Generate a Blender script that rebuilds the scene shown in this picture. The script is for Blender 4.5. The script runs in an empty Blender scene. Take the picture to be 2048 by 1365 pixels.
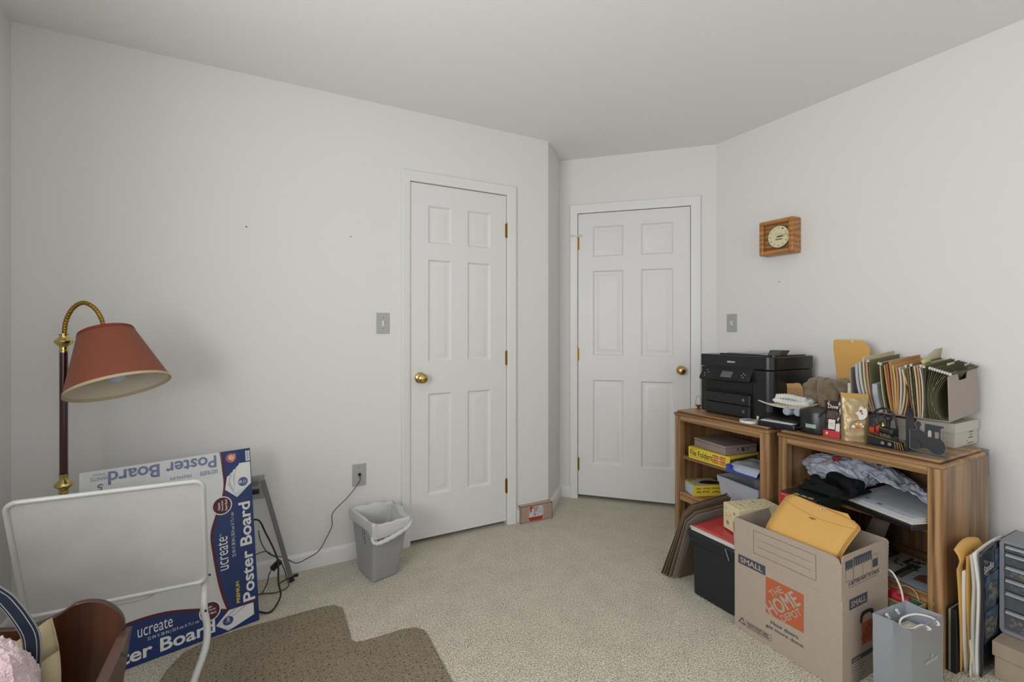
import bpy, bmesh, math, random
from mathutils import Vector, Matrix, noise
C = bpy.context.scene.collection
sc = bpy.context.scene
PI = math.pi
def R(a): return math.radians(a)

# ---------------------------------------------------------------- camera, light, exposure
CAM_H = 1.2213
TH = R(61.879)                      # angle between the long left wall and the view direction
FPX = 937.08                        # focal length in pixels of the 2048 px wide frame
cd = bpy.data.cameras.new('camera'); cam = bpy.data.objects.new('camera', cd); C.objects.link(cam)
cam.location = (0, 0, CAM_H); cam.rotation_euler = (PI/2, 0, TH-PI/2)
cd.sensor_width = 36; cd.lens = FPX/2048*36; cd.shift_y = -23.28/2048; cd.clip_start = .02
sc.camera = cam
sc.view_settings.view_transform = 'Standard'; sc.view_settings.look = 'None'
sc.view_settings.gamma = 1; sc.view_settings.use_curve_mapping = False
sc.view_settings.exposure = 0.0
w = bpy.data.worlds.new('world'); sc.world = w; w.use_nodes = True
w.node_tree.nodes['Background'].inputs[0].default_value = (.75, .87, 1, 1)
w.node_tree.nodes['Background'].inputs[1].default_value = .4
def area(name, loc, rot, sx, sy, power, col=(1,1,1)):
    l = bpy.data.lights.new(name, 'AREA'); l.shape = 'RECTANGLE'; l.size = sx; l.size_y = sy
    l.energy = power; l.color = col
    o = bpy.data.objects.new(name, l); C.objects.link(o); o.location = loc; o.rotation_euler = rot
    return o
# daylight entering through the two windows (beside and behind the camera)
area('daylight_side', (-.99, .45, 1.40), (R(103), 0, R(-96)), 1.5, 1.0, 53, (.985, .99, 1))
area('daylight_rear', (.9, -1.49, 1.45), (R(84), 0, 0), 2.4, 1.4, 15.5, (.985, .99, 1))

# ---------------------------------------------------------------- helpers
def lin(c):
    if isinstance(c, str):
        c = [int(c[i:i+2], 16)/255 for i in (0, 2, 4)]
    return tuple(((x/12.92) if x <= .04045 else ((x+.055)/1.055)**2.4) for x in c[:3])+(1,)
MATS = {}
def mat(name, col, rough=.6, metal=0, bump=None, spots=None, wood=None, alpha=1, trans=0, coat=0, sheen=0, spec=.5, emit=None):
    """bump=(scale,strength)  spots=(scale, colour2, lo, hi)  wood=(axis, colour2)"""
    if name in MATS: return MATS[name]
    m = bpy.data.materials.new(name); m.use_nodes = True; MATS[name] = m
    nt = m.node_tree; N = nt.nodes; L = nt.links; p = N['Principled BSDF']
    p.inputs['Base Color'].default_value = lin(col); p.inputs['Roughness'].default_value = rough
    p.inputs['Metallic'].default_value = metal; p.inputs['Alpha'].default_value = alpha
    p.inputs['Transmission Weight'].default_value = trans; p.inputs['Coat Weight'].default_value = coat
    p.inputs['Sheen Weight'].default_value = sheen; p.inputs['Specular IOR Level'].default_value = spec
    if emit: p.inputs['Emission Color'].default_value = lin(emit[0]); p.inputs['Emission Strength'].default_value = emit[1]
    tc = N.new('ShaderNodeTexCoord')
    if spots:
        n = N.new('ShaderNodeTexNoise'); n.inputs['Scale'].default_value = spots[0]; n.inputs['Detail'].default_value = 3
        r = N.new('ShaderNodeValToRGB'); r.color_ramp.elements[0].position = spots[2]; r.color_ramp.elements[1].position = spots[3]
        r.color_ramp.elements[0].color = lin(col); r.color_ramp.elements[1].color = lin(spots[1])
        L.new(tc.outputs['Object'], n.inputs[0]); L.new(n.outputs[0], r.inputs[0]); L.new(r.outputs[0], p.inputs['Base Color'])
    if wood:
        mp = N.new('ShaderNodeMapping'); s = [55, 55, 55]; s[wood[0]] = 2.2; mp.inputs['Scale'].default_value = s
        n = N.new('ShaderNodeTexNoise'); n.inputs['Scale'].default_value = 1; n.inputs['Detail'].default_value = 5; n.inputs['Distortion'].default_value = 1.2
        s2 = [9, 9, 9]; s2[wood[0]] = .9
        mp2 = N.new('ShaderNodeMapping'); mp2.inputs['Scale'].default_value = s2
        wv = N.new('ShaderNodeTexWave'); wv.inputs['Scale'].default_value = 1.1; wv.inputs['Distortion'].default_value = 7; wv.inputs['Detail'].default_value = 2
        wv.wave_type = 'RINGS'
        ad = N.new('ShaderNodeMath'); ad.operation = 'MULTIPLY_ADD'; ad.inputs[1].default_value = .42
        r = N.new('ShaderNodeValToRGB'); r.color_ramp.elements[0].position = .38; r.color_ramp.elements[1].position = .95
        r.color_ramp.elements[0].color = lin(wood[1]); r.color_ramp.elements[1].color = lin(col)
        L.new(tc.outputs['Object'], mp.inputs[0]); L.new(mp.outputs[0], n.inputs[0])
        L.new(tc.outputs['Object'], mp2.inputs[0]); L.new(mp2.outputs[0], wv.inputs[0])
        L.new(wv.outputs['Fac'], ad.inputs[0]); L.new(n.outputs[0], ad.inputs[2])
        L.new(ad.outputs[0], r.inputs[0]); L.new(r.outputs[0], p.inputs['Base Color'])
    if bump:
        n = N.new('ShaderNodeTexNoise'); n.inputs['Scale'].default_value = bump[0]; n.inputs['Detail'].default_value = 4
        b = N.new('ShaderNodeBump'); b.inputs['Strength'].default_value = bump[1]; b.inputs['Distance'].default_value = .01
        L.new(tc.outputs['Object'], n.inputs[0]); L.new(n.outputs[0], b.inputs['Height']); L.new(b.outputs[0], p.inputs['Normal'])
    return m
def carpet(name, c1, c2, c3, scale=130, dist=.012):
    m = bpy.data.materials.new(name); m.use_nodes = True; nt = m.node_tree; N = nt.nodes; L = nt.links; p = N['Principled BSDF']
    p.inputs['Roughness'].default_value = .95; p.inputs['Specular IOR Level'].default_value = .15
    tc = N.new('ShaderNodeTexCoord')
    v = N.new('ShaderNodeTexVoronoi'); v.inputs['Scale'].default_value = scale
    n = N.new('ShaderNodeTexNoise'); n.inputs['Scale'].default_value = scale*.9; n.inputs['Detail'].default_value = 3
    n2 = N.new('ShaderNodeTexNoise'); n2.inputs['Scale'].default_value = 9; n2.inputs['Detail'].default_value = 2
    r = N.new('ShaderNodeValToRGB'); e = r.color_ramp.elements
    e[0].position = .33; e[0].color = lin(c3); e[1].position = .62; e[1].color = lin(c1)
    k = e.new(.47); k.color = lin(c2)
    ml = N.new('ShaderNodeMixRGB'); ml.blend_type = 'MULTIPLY'; ml.inputs[0].default_value = .25
    r2 = N.new('ShaderNodeValToRGB'); r2.color_ramp.elements[0].position = .35; r2.color_ramp.elements[1].position = .6
    r2.color_ramp.elements[0].color = (.72, .7, .68, 1); r2.color_ramp.elements[1].color = (1, 1, 1, 1)
    b = N.new('ShaderNodeBump'); b.inputs['Strength'].default_value = .9; b.inputs['Distance'].default_value = dist
    for a in (v, n, n2): L.new(tc.outputs['Object'], a.inputs['Vector'])
    L.new(n.outputs[0], r.inputs[0]); L.new(n2.outputs[0], r2.inputs[0])
    L.new(r.outputs[0], ml.inputs[1]); L.new(r2.outputs[0], ml.inputs[2]); L.new(ml.outputs[0], p.inputs['Base Color'])
    s = N.new('ShaderNodeMath'); s.operation = 'SUBTRACT'; L.new(n.outputs[0], s.inputs[0]); L.new(v.outputs['Distance'], s.inputs[1])
    L.new(s.outputs[0], b.inputs['Height']); L.new(b.outputs[0], p.inputs['Normal'])
    return m

class B:
    def __init__(s): s.v = []; s.f = []; s.m = []; s.M = Matrix.Identity(4); s.mi = 0
    def add(s, vs, fs):
        o = len(s.v); s.v += [s.M @ Vector(p) for p in vs]; s.f += [tuple(i+o for i in f) for f in fs]; s.m += [s.mi]*len(fs); return s
    def box(s, a, b):
        (x0, y0, z0), (x1, y1, z1) = [tuple(min(a[i], b[i]) for i in range(3)), tuple(max(a[i], b[i]) for i in range(3))]
        return s.add([(x0,y0,z0),(x1,y0,z0),(x1,y1,z0),(x0,y1,z0),(x0,y0,z1),(x1,y0,z1),(x1,y1,z1),(x0,y1,z1)],
                     [(0,3,2,1),(4,5,6,7),(0,1,5,4),(1,2,6,5),(2,3,7,6),(3,0,4,7)])
    def frus(s, c0, r0, c1, r1, n=24, cap=True):
        c0, c1 = Vector(c0), Vector(c1); return s.tube([c0, c1], [r0, r1], n, cap)
    def tube(s, pts, rad, n=10, cap=True, closed=False):
        pts = [Vector(p) for p in pts]
        if not hasattr(rad, '__len__'): rad = [rad]*len(pts)
        V = []; F = []; k = len(pts); up = None
        for i, p in enumerate(pts):
            if closed: t = pts[(i+1) % k]-pts[i-1]
            else: t = (pts[min(i+1, k-1)]-pts[max(i-1, 0)])
            t = t.normalized() if t.length > 1e-9 else Vector((0, 0, 1))
            if up is None:
                a = Vector((0, 0, 1)) if abs(t.z) < .9 else Vector((1, 0, 0)); up = (a-t*a.dot(t)).normalized()
            else:
                up = up-t*up.dot(t); up = up.normalized()
            q = t.cross(up)
            for j in range(n):
                an = 2*PI*j/n; V.append(p+(up*math.cos(an)+q*math.sin(an))*rad[i])
        for i in range(k if closed else k-1):
            for j in range(n):
                a, b = i*n+j, i*n+(j+1) % n; c, d = ((i+1) % k)*n+j, ((i+1) % k)*n+(j+1) % n
                F.append((a, b, d, c))
        if cap and not closed: F += [tuple(range(n-1, -1, -1)), tuple((k-1)*n+j for j in range(n))]
        return s.add(V, F)
    def lathe(s, prof, n=32, cap=True):            # prof: (radius, z) about local z
        return s.tube([(0, 0, z+i*1e-7) for i, (r, z) in enumerate(prof)], [r for r, z in prof], n, cap)
    def prism(s, poly, t0, t1, ax=2):              # polygon extruded along axis ax between t0 and t1
        n = len(poly)
        def P(a, b, t): return [(t, a, b), (a, t, b), (a, b, t)][ax]
        V = [P(a, b, t0) for a, b in poly]+[P(a, b, t1) for a, b in poly]
        return s.add(V, [tuple(range(n-1, -1, -1)), tuple(range(n, 2*n))]+[(i, (i+1) % n, n+(i+1) % n, n+i) for i in range(n)])
    def grid(s, fn, nu, nv, closed_u=False):
        V = [fn(i/(nu if closed_u else nu-1), j/(nv-1)) for j in range(nv) for i in range(nu)]
        F = [(j*nu+i, j*nu+(i+1) % nu, (j+1)*nu+(i+1) % nu, (j+1)*nu+i) for j in range(nv-1) for i in range(nu if closed_u else nu-1)]
        return s.add(V, F)
INV = {}
def rec(o, parent=None):
    INV[o.name] = INV[parent.name] if parent else Matrix.Identity(4)
def obj(name, b, m, parent=None, bev=0, seg=2, smooth=35, solid=0, sub=0, remesh=0, label=None, off=-1):
    """one mesh object from a builder whose points are in world coordinates"""
    me = bpy.data.meshes.new(name)
    inv = INV[parent.name] if parent else Matrix.Identity(4)
    me.from_pydata([tuple(inv @ v) for v in b.v], [], b.f)
    for x in (m if isinstance(m, (list, tuple)) else [m]): me.materials.append(x)
    if b.m: me.polygons.foreach_set('material_index', b.m)
    bm = bmesh.new(); bm.from_mesh(me); bmesh.ops.recalc_face_normals(bm, faces=bm.faces); bm.to_mesh(me); bm.free()
    if smooth:
        me.polygons.foreach_set('use_smooth', [True]*len(me.polygons))
        me.set_sharp_from_angle(angle=R(smooth))
    o = bpy.data.objects.new(name, me); C.objects.link(o)
    if parent: o.parent = parent
    rec(o, parent)
    if solid:
        q = o.modifiers.new('s', 'SOLIDIFY'); q.thickness = solid; q.offset = off
    if remesh:
        q = o.modifiers.new('r', 'REMESH'); q.mode = 'VOXEL'; q.voxel_size = remesh; q.use_smooth_shade = True
        q = o.modifiers.new('sm', 'SMOOTH'); q.iterations = 6; q.factor = .6
    if bev:
        q = o.modifiers.new('b', 'BEVEL'); q.width = bev; q.segments = seg; q.limit_method = 'ANGLE'; q.angle_limit = R(40)
    if sub:
        q = o.modifiers.new('u', 'SUBSURF'); q.levels = sub; q.render_levels = sub
    if label: o['label'] = label
    return o
def tag(o, label, cat, group=None):
    o['label'] = label; o['category'] = cat
    if group: o['group'] = group
    return o
def thing(name, label, cat, loc=(0, 0, 0), rz=0, group=None):
    o = bpy.data.objects.new(name, None); C.objects.link(o); o.empty_display_size = .02
    o.location = loc; o.rotation_euler = (0, 0, rz)
    INV[o.name] = (Matrix.Translation(loc) @ Matrix.Rotation(rz, 4, 'Z')).inverted()
    return tag(o, label, cat, group)
def struct(name, b, m, **k):
    o = obj(name, b, m, **k); o['kind'] = 'structure'; return o
def frame(o, x, y, z=None):                        # matrix: local x along x, local y along y
    x = Vector(x).normalized(); y = Vector(y); y = (y-x*y.dot(x)).normalized(); n = x.cross(y)
    return Matrix(((x[0], y[0], n[0], o[0]), (x[1], y[1], n[1], o[1]), (x[2], y[2], n[2], o[2]), (0, 0, 0, 1)))
TC = {}
def glyphs(s, bold=0, shear=0):
    k = (s, bold, shear)
    if k in TC: return TC[k]
    c = bpy.data.curves.new('t', 'FONT'); c.body = s; c.size = 1; c.offset = bold; c.shear = shear; c.resolution_u = 3
    o = bpy.data.objects.new('t', c); C.objects.link(o)
    me = bpy.data.meshes.new_from_object(o.evaluated_get(bpy.context.evaluated_depsgraph_get()))
    v = [tuple(p.co) for p in me.vertices]; f = [tuple(p.vertices) for p in me.polygons]
    bpy.data.objects.remove(o); bpy.data.curves.remove(c); bpy.data.meshes.remove(me)
    x0 = min(p[0] for p in v); x1 = max(p[0] for p in v); y0 = min(p[1] for p in v); y1 = max(p[1] for p in v)
    v = [((p[0]-x0)/(x1-x0), (p[1]-y0)/(y1-y0)) for p in v]
    TC[k] = (v, f); return TC[k]
def put_text(b, s, F, x, y, w, h, lift=.0006, ang=0, bold=.0, shear=0):
    if 'M' in s and bold:                          # heavier strokes by overlapping copies
        for i, (dx, dy) in enumerate(((0, 0), (.045*h, 0), (-.045*h, 0), (0, .03*h), (0, -.03*h))): _put(b, s, F, x+dx, y+dy, w, h, lift+i*.00012, ang, 0, shear)
        return
    _put(b, s, F, x, y, w, h, lift, ang, bold, shear)
def _put(b, s, F, x, y, w, h, lift, ang, bold, shear):
    """text fitted in the box (x, y, w, h) of the surface frame F, turned by ang about its lower left corner"""
    v, f = glyphs(s, bold, shear); ca, sa = math.cos(ang), math.sin(ang)
    M = b.M; b.M = F
    b.add([(x+ca*p[0]*w-sa*p[1]*h, y+sa*p[0]*w+ca*p[1]*h, lift) for p in v], f); b.M = M
def flat(b, F, poly, lift=.0004):
    M = b.M; b.M = F; b.add([(x, y, lift) for x, y in poly], [tuple(range(len(poly)))]); b.M = M
def rect(x0, y0, x1, y1): return [(x0, y0), (x1, y0), (x1, y1), (x0, y1)]
def circ(cx, cy, r, n=28, ry=None): return [(cx+r*math.cos(2*PI*i/n), cy+(ry or r)*math.sin(2*PI*i/n)) for i in range(n)]
def smoothpath(P, n=8):                            # Catmull-Rom through the points
    P = [Vector(p) for p in P]; out = []
    for i in range(len(P)-1):
        a, b, c, d = P[max(i-1, 0)], P[i], P[i+1], P[min(i+2, len(P)-1)]
        for k in range(n):
            t = k/n; out.append(.5*((2*b)+(c-a)*t+(2*a-5*b+4*c-d)*t*t+(3*b-a-3*c+d)*t*t*t))
    return out+[P[-1]]
# measuring aids: the real point on a plane of the room that a pixel of the photograph shows
_c, _s = math.cos(TH), math.sin(TH)
def ray(u, v):
    k = (u-1024)/FPX; return Vector((_c+k*_s, _s-k*_c, (659.22-v)/FPX))
def PX(u, v, x): d = ray(u, v); return d*(x/d.x)+Vector((0, 0, CAM_H))
def PY(u, v, y): d = ray(u, v); return d*(y/d.y)+Vector((0, 0, CAM_H))
def PZ(u, v, z): d = ray(u, v); return d*((z-CAM_H)/d.z)+Vector((0, 0, CAM_H))
def PD(u, v, t): return ray(u, v)*t+Vector((0, 0, CAM_H))

# ---------------------------------------------------------------- materials
PAINT = mat('wall_paint', 'dfdedb', .75, bump=(260, .05), spec=.3)
CEIL = mat('ceiling_paint', 'ebeae8', .9, bump=(200, .06), spec=.2)
TRIM = mat('trim_paint', 'dfdfdd', .38, spec=.5)
DOORM = mat('door_paint', 'dedddb', .42, bump=(90, .04))
CARP = carpet('berber_carpet', 'fbf5e6', 'e6dcc6', '857a65', 230, .008)
MATM = carpet_mat = carpet('mat_pile', '9c907c', '90846f', '6d6252', 220, .003)
BRASS = mat('brass', 'c4a866', .25, 1)
OLDBRASS = mat('aged_brass', '9a7b3a', .4, 1)
OAK = {a: mat('oak_%s' % 'xyz'[a], 'ab8459', .42, wood=(a, '6a4b2e'), coat=.15) for a in (0, 1, 2)}
OAK_SHADED = mat('oak_back_shaded', '6b4a2b', .6, wood=(2, '432d1a'))  # oak darkened to carry the deep shade inside the bookcases
BLACKP = mat('black_plastic', '1b1b1d', .35)
BLACKG = mat('black_gloss', '0c0c0e', .15)
BLACKM = mat('black_matt', '17171a', .7)
GREYP = mat('grey_plastic', '86878a', .45)
WHITEP = mat('white_plastic', 'd9d9d6', .35)
PAPER = mat('white_paper', 'dedbd3', .8)
def stud_marks(m):
    nt = m.node_tree; p = nt.nodes['Principled BSDF']; src = p.inputs['Base Color'].links[0].from_socket
    tc = nt.nodes.new('ShaderNodeTexCoord'); v = nt.nodes.new('ShaderNodeTexVoronoi'); v.inputs['Scale'].default_value = 42; v.inputs['Randomness'].default_value = .35
    lt_ = nt.nodes.new('ShaderNodeMath'); lt_.operation = 'LESS_THAN'; lt_.inputs[1].default_value = .13
    mx = nt.nodes.new('ShaderNodeMixRGB'); mx.inputs[2].default_value = lin('4c4238')
    nt.links.new(tc.outputs['Object'], v.inputs['Vector']); nt.links.new(v.outputs['Distance'], lt_.inputs[0]); nt.links.new(lt_.outputs[0], mx.inputs[0]); nt.links.new(src, mx.inputs[1]); nt.links.new(mx.outputs[0], p.inputs['Base Color'])
stud_marks(MATM)
INK = mat('ink', '2c2f3a', .8)
RED = mat('red_ink', 'b3262a', .6)
KRAFT = mat('kraft_board', 'a59482', .85, bump=(300, .05), spots=(60, '9c8b78', .4, .6))
MANILA = mat('manila', 'd0a258', .7, bump=(40, .04))
MANILA2 = mat('manila_dark', 'c4924a', .75)
CREAM = mat('cream_folder', 'cbbd98', .8)
OLIVE = mat('olive_folder', '72704f', .75)
OLIVED = mat('olive_folder_dark', '5a583f', .8)
BLUE = mat('print_blue', '172f63', .35, spec=.35)
MAROON = mat('print_maroon', '561c29', .4, spec=.3)
OFFW = mat('glossy_offwhite', 'c9cac8', .25, coat=.4)
YEL = mat('yellow_ink', 'e0c832', .5)
CORD = mat('black_cord', '121214', .45)

# ================================================================ ROOM
YL, XR, XL, SD, XC = 2.602, 2.676, -.885, 4.793, 1.6605
XA, YA = 1.928, 2.865      # inner corner: return wall meets the angled wall
XB, YB = 2.676, 2.117      # angled wall meets the right wall
HC, YR = 2.457, -1.4
b = B(); b.box((XL-.1, YR-.1, -.08), (XR+.1, 3.3, 0)); struct('floor', b, CARP)
b = B(); b.box((XL-.1, YR-.1, HC), (XR+.1, 3.3, HC+.08)); struct('ceiling', b, CEIL)
D1 = (.737, 1.353, 2.060)  # door opening in the left wall
b = B(); b.box((XL-.1, YL, 0), (D1[0], YL+.1, HC)); b.box((D1[0], YL, D1[2]), (D1[1], YL+.1, HC)); b.box((D1[1], YL, 0), (XC, YL+.1, HC))
struct('wall_left', b, PAINT)
b = B(); b.box((D1[0]-.02, YL+.1, 0), (D1[1]+.02, YL+.12, D1[2]+.02)); struct('wall_left_door_light_block', b, BLACKM)  # black sheet added behind the door to keep world light out of the gaps
b = B(); b.prism([(XC, YL), (XA, YA), (XA-.07, YA+.07), (XC, YL+.1)], 0, HC); struct('wall_return', b, PAINT)
# angled wall with its door opening
AF = frame((XA, YA, 0), (1, -1, 0), (0, 0, 1))     # local x along the wall, y up, z into the room
AFL = (Vector((XB, YB, 0))-Vector((XA, YA, 0))).length
D2 = (.132, .900, 2.060)
b = B(); b.M = AF; b.box((0, 0, -.1), (D2[0], HC, 0)); b.box((D2[0], D2[2], -.1), (D2[1], HC, 0)); b.box((D2[1], 0, -.1), (AFL+.04, HC, 0))
struct('wall_back', b, PAINT)
b = B(); b.M = AF; b.box((D2[0]-.02, 0, -.12), (D2[1]+.02, D2[2]+.02, -.1)); struct('wall_back_door_light_block', b, BLACKM)  # added unseen black sheet, blocks world light around the angled door
b = B(); b.box((XR, YR-.1, 0), (XR+.1, YB, HC)); struct('wall_right', b, PAINT)
# far left wall with a window opening (beside the camera), rear wall with a window opening
WY0, WY1, WZ0, WZ1 = -.3, 1.2, .8, 2.1
b = B(); b.box((XL-.1, YR-.1, 0), (XL, WY0, HC)); b.box((XL-.1, WY1, 0), (XL, YL, HC)); b.box((XL-.1, WY0, 0), (XL, WY1, WZ0)); b.box((XL-.1, WY0, WZ1), (XL, WY1, HC))
struct('wall_far_left', b, PAINT)
RX0, RX1, RZ0, RZ1 = -.3, 2.1, .75, 2.15
b = B(); b.box((XL, YR-.1, 0), (RX0, YR, HC)); b.box((RX1, YR-.1, 0), (XR, YR, HC)); b.box((RX0, YR-.1, 0), (RX1, YR, RZ0)); b.box((RX0, YR-.1, RZ1), (RX1, YR, HC))
struct('wall_rear', b, PAINT)
def window(n, x0, x1, z0, z1, F):
    b = B(); b.M = F; t = .045
    b.box((x0, z0, -.08), (x0+t, z1, -.04)); b.box((x1-t, z0, -.08), (x1, z1, -.04)); b.box((x0, z0, -.08), (x1, z0+t, -.04)); b.box((x0, z1-t, -.08), (x1, z1, -.04))
    b.box((x0, (z0+z1)/2-.02, -.08), (x1, (z0+z1)/2+.02, -.04))
    struct('window_%d' % n, b, TRIM)
window(1, -WY1, -WY0, WZ0, WZ1, frame((XL, 0, 0), (0, -1, 0), (0, 0, 1)) @ Matrix.Identity(4))
window(2, -RX1, -RX0, RZ0, RZ1, frame((0, YR, 0), (-1, 0, 0), (0, 0, 1)))

def baseboard(name, p0, p1, nx, ny):
    """profile board from p0 to p1, protruding along (nx, ny)"""
    L = (Vector(p1)-Vector(p0)).length; d = (Vector(p1)-Vector(p0)).normalized()
    b = B(); M = Matrix(((d.x, nx, 0, p0[0]), (d.y, ny, 0, p0[1]), (0, 0, 1, 0), (0, 0, 0, 1))); b.M = M
    b.prism([(0, 0), (.013, 0), (.013, .066), (.009, .076), (.004, .082), (0, .084)], 0, L, 0)
    struct(name, b, TRIM)
baseboard('baseboard_left', (XL, YL), (.688, YL), 0, -1)
baseboard('baseboard_left_end', (1.419, YL), (XC, YL), 0, -1)
q = math.sqrt(.5)
baseboard('baseboard_return', (XC, YL), (XA, YA), q, -q)
P0 = AF @ Vector((.078, 0, 0)); baseboard('baseboard_back', (XA, YA), (P0.x, P0.y), -q, -q)
P1 = AF @ Vector((.964, 0, 0)); baseboard('baseboard_back_end', (P1.x, P1.y), (XB, YB), -q, -q)
baseboard('baseboard_right', (XR, YR), (XR, YB), -1, 0)
baseboard('baseboard_far_left', (XL, YR), (XL, YL), 1, 0)

def casing(name, F, x0, x1, zt, wl, wr, wt):
    """moulded door casing in wall frame F"""
    b = B(); b.M = F
    def prof(w): return [(0, 0), (0, .009), (.006, .012), (.016, .013), (w*.55, .017), (w-.008, .018), (w, .014), (w, 0)]
    # left leg, head, right leg as one mitred sweep
    def ring(x, z, dx, dz, sw): return None
    path = [((x0, 0), (-wl, 0)), ((x0, zt), (-wl, wt)), ((x1, zt), (wr, wt)), ((x1, 0), (wr, 0))]
    pr = [(0, 0), (0, .009), (.10, .012), (.28, .013), (.55, .016), (.88, .018), (1, .013), (1, 0)]
    V = []; n = len(pr)
    for (px, pz), (ox, oz) in path:
        for a, h in pr: V.append((px+ox*a, pz+oz*a, h))
    Fc = []
    for i in range(3):
        for j in range(n-1): Fc.append((i*n+j, i*n+j+1, (i+1)*n+j+1, (i+1)*n+j))
    Fc += [tuple(range(n)), tuple(3*n+j for j in range(n-1, -1, -1))]
    b.add(V, Fc); return b
def door(n, F, x0, x1, z0, z1, cols, rows, knob, hinge_x, hinges, op, cw):
    """six-panel door; F is the wall frame, cols/rows the panel edges"""
    b = B(); b.M = F; w0 = -.002
    xs = [x0]+cols+[x1]; zs = [z0]+rows+[z1]
    b.box((x0, z0, -.036), (x1, z1, w0-.012))
    pan = lambda i, j: i in (1, 3) and j in (1, 3, 5)
    V = []; Fc = []
    for i in range(len(xs)-1):
        for j in range(len(zs)-1):
            a0, a1, c0, c1 = xs[i], xs[i+1], zs[j], zs[j+1]
            if not pan(i, j):
                b.add([(a0, c0, w0), (a1, c0, w0), (a1, c1, w0), (a0, c1, w0)], [(0, 1, 2, 3)]); continue
            st = [(0, w0), (.004, w0-.004), (.010, w0-.011), (.017, w0-.0115), (.042, w0-.002), (.045, w0-.002)]
            V = []
            for d_, h in st: V += [(a0+d_, c0+d_, h), (a1-d_, c0+d_, h), (a1-d_, c1-d_, h), (a0+d_, c1-d_, h)]
            Fc = [(4*k+m_, 4*k+(m_+1) % 4, 4*k+4+(m_+1) % 4, 4*k+4+m_) for k in range(len(st)-1) for m_ in range(4)]
            Fc.append(tuple(4*(len(st)-1)+m_ for m_ in range(4))); b.add(V, Fc)
    for (a0, a1, c0, c1) in ((x0, x0, z0, z1), (x1, x1, z0, z1)):
        b.add([(a0, c0, w0), (a0, c1, w0), (a0, c1, -.02), (a0, c0, -.02)], [(0, 1, 2, 3)])
    for c0 in (z0, z1): b.add([(x0, c0, w0), (x1, c0, w0), (x1, c0, -.02), (x0, c0, -.02)], [(0, 1, 2, 3)])
    d = struct('door_%d' % n, b, DOORM, smooth=25)
    obj('door_casing', casing('c', F, op[0], op[1], op[2], *cw), TRIM, d, smooth=30)
    b = B(); b.M = F @ Matrix.Translation((knob[0], knob[1], 0))
    b.lathe([(.001, 0), (.031, 0), (.031, .004), (.026, .009), (.013, .013), (.011, .022), (.014, .030), (.024, .036), (.028, .046), (.027, .056), (.020, .063), (.008, .066), (.001, .0665)])
    obj('door_knob', b, BRASS, d, label='polished brass knob')
    for hz in hinges:
        b = B(); b.M = F
        for k in range(5): b.frus((hinge_x, hz-.044+k*.0178, .004), .0058, (hinge_x, hz-.044+k*.0178+.0168, .004), .0058, 10)
        b.frus((hinge_x, hz-.048, .004), .004, (hinge_x, hz+.050, .004), .004, 8)
        b.box((hinge_x-.011, hz-.043, -.002), (hinge_x+.011, hz+.043, .0005))
        obj('hinge', b, OLDBRASS, d)
    return d
LF = frame((0, YL, 0), (1, 0, 0), (0, 0, 1))       # left wall frame: x along wall, y up, z into the room
door(1, LF, .740, 1.350, .024, 2.056, [.846, .987, 1.091, 1.241], [.268, .851, 1.035, 1.624, 1.719, 1.935],
     (.797, .945), 1.3545, (1.839, 1.043, .242), D1, (.048, .064, .060))
door(2, AF, .1355, .897, .026, 2.056, [.1355+.106, .1355+.318, .1355+.440, .1355+.652], [.256, .859, 1.035, 1.642, 1.743, 1.960],
     (.838, .943), .1335, (1.842, 1.041, .247), D2, (.056, .064, .065))
# white spring stop on the upper hinge of the angled door
t = thing('hinge_pin_stop', 'small white door stop arm on the top hinge of the angled-wall door', 'door stop', AF @ Vector((.133, 1.905, .012)))
b = B(); b.M = AF
b.frus((.133, 1.894, .006), .007, (.133, 1.903, .006), .007, 12); b.tube([(.128, 1.898, .008), (.106, 1.899, .028), (.092, 1.897, .034)], .003, 8); b.frus((.094, 1.897, .034), .006, (.088, 1.896, .036), .006, 10)
obj('arm', b, WHITEP, t)
b = B(); b.M = AF; b.tube([(.138, 1.898, .008), (.158, 1.899, .016)], .003, 8); b.frus((.155, 1.899, .014), .005, (.162, 1.899, .018), .005, 10)
obj('bumper', b, WHITEP, t)

# ---------------------------------------------------------------- wall fittings
def plate(name, label, F, cx, cz, w, h, kind):
    t = thing(name, label, kind, F @ Vector((cx, cz, 0)))
    b = B(); b.M = F
    b.box((cx-w/2, cz-h/2, 0), (cx+w/2, cz+h/2, .005))
    obj('cover_plate', b, mat('plate_grey', 'a9a9a6', .4), t, bev=.002)
    return t
def screws(t, F, cx, cz, dz):
    for s in (-1, 1):
        b = B(); b.M = F; b.frus((cx, cz+s*dz, .004), .0028, (cx, cz+s*dz, .0062), .0022, 10); obj('screw', b, mat('screw_grey', '6f6f6d', .4, .6), t)
RF = frame((XR, 0, 0), (0, -1, 0), (0, 0, 1))      # right wall frame: x = -y
t = plate('light_switch', 'grey toggle light switch on the left wall beside the narrow door', LF, .587, 1.255, .070, .114, 'light switch')
b = B(); b.M = LF; b.box((.580, 1.240, .005), (.594, 1.268, .007)); b.box((.583, 1.252, .006), (.591, 1.266, .017)); obj('toggle', b, WHITEP, t, bev=.001); screws(t, LF, .587, 1.255, .030)
t = plate('light_switch', 'small grey light switch on the right wall above the printer', RF, -1.996, 1.263, .072, .116, 'light switch')
b = B(); b.M = RF; b.box((-2.003, 1.248, .005), (-1.989, 1.276, .007)); b.box((-2.0, 1.260, .006), (-1.992, 1.274, .017)); obj('toggle', b, WHITEP, t, bev=.001); screws(t, RF, -1.996, 1.263, .030)
t = plate('phone_jack', 'grey phone jack plate with a thin dark cord plugged into its middle', LF, .461, .442, .070, .116, 'wall jack')
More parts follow.
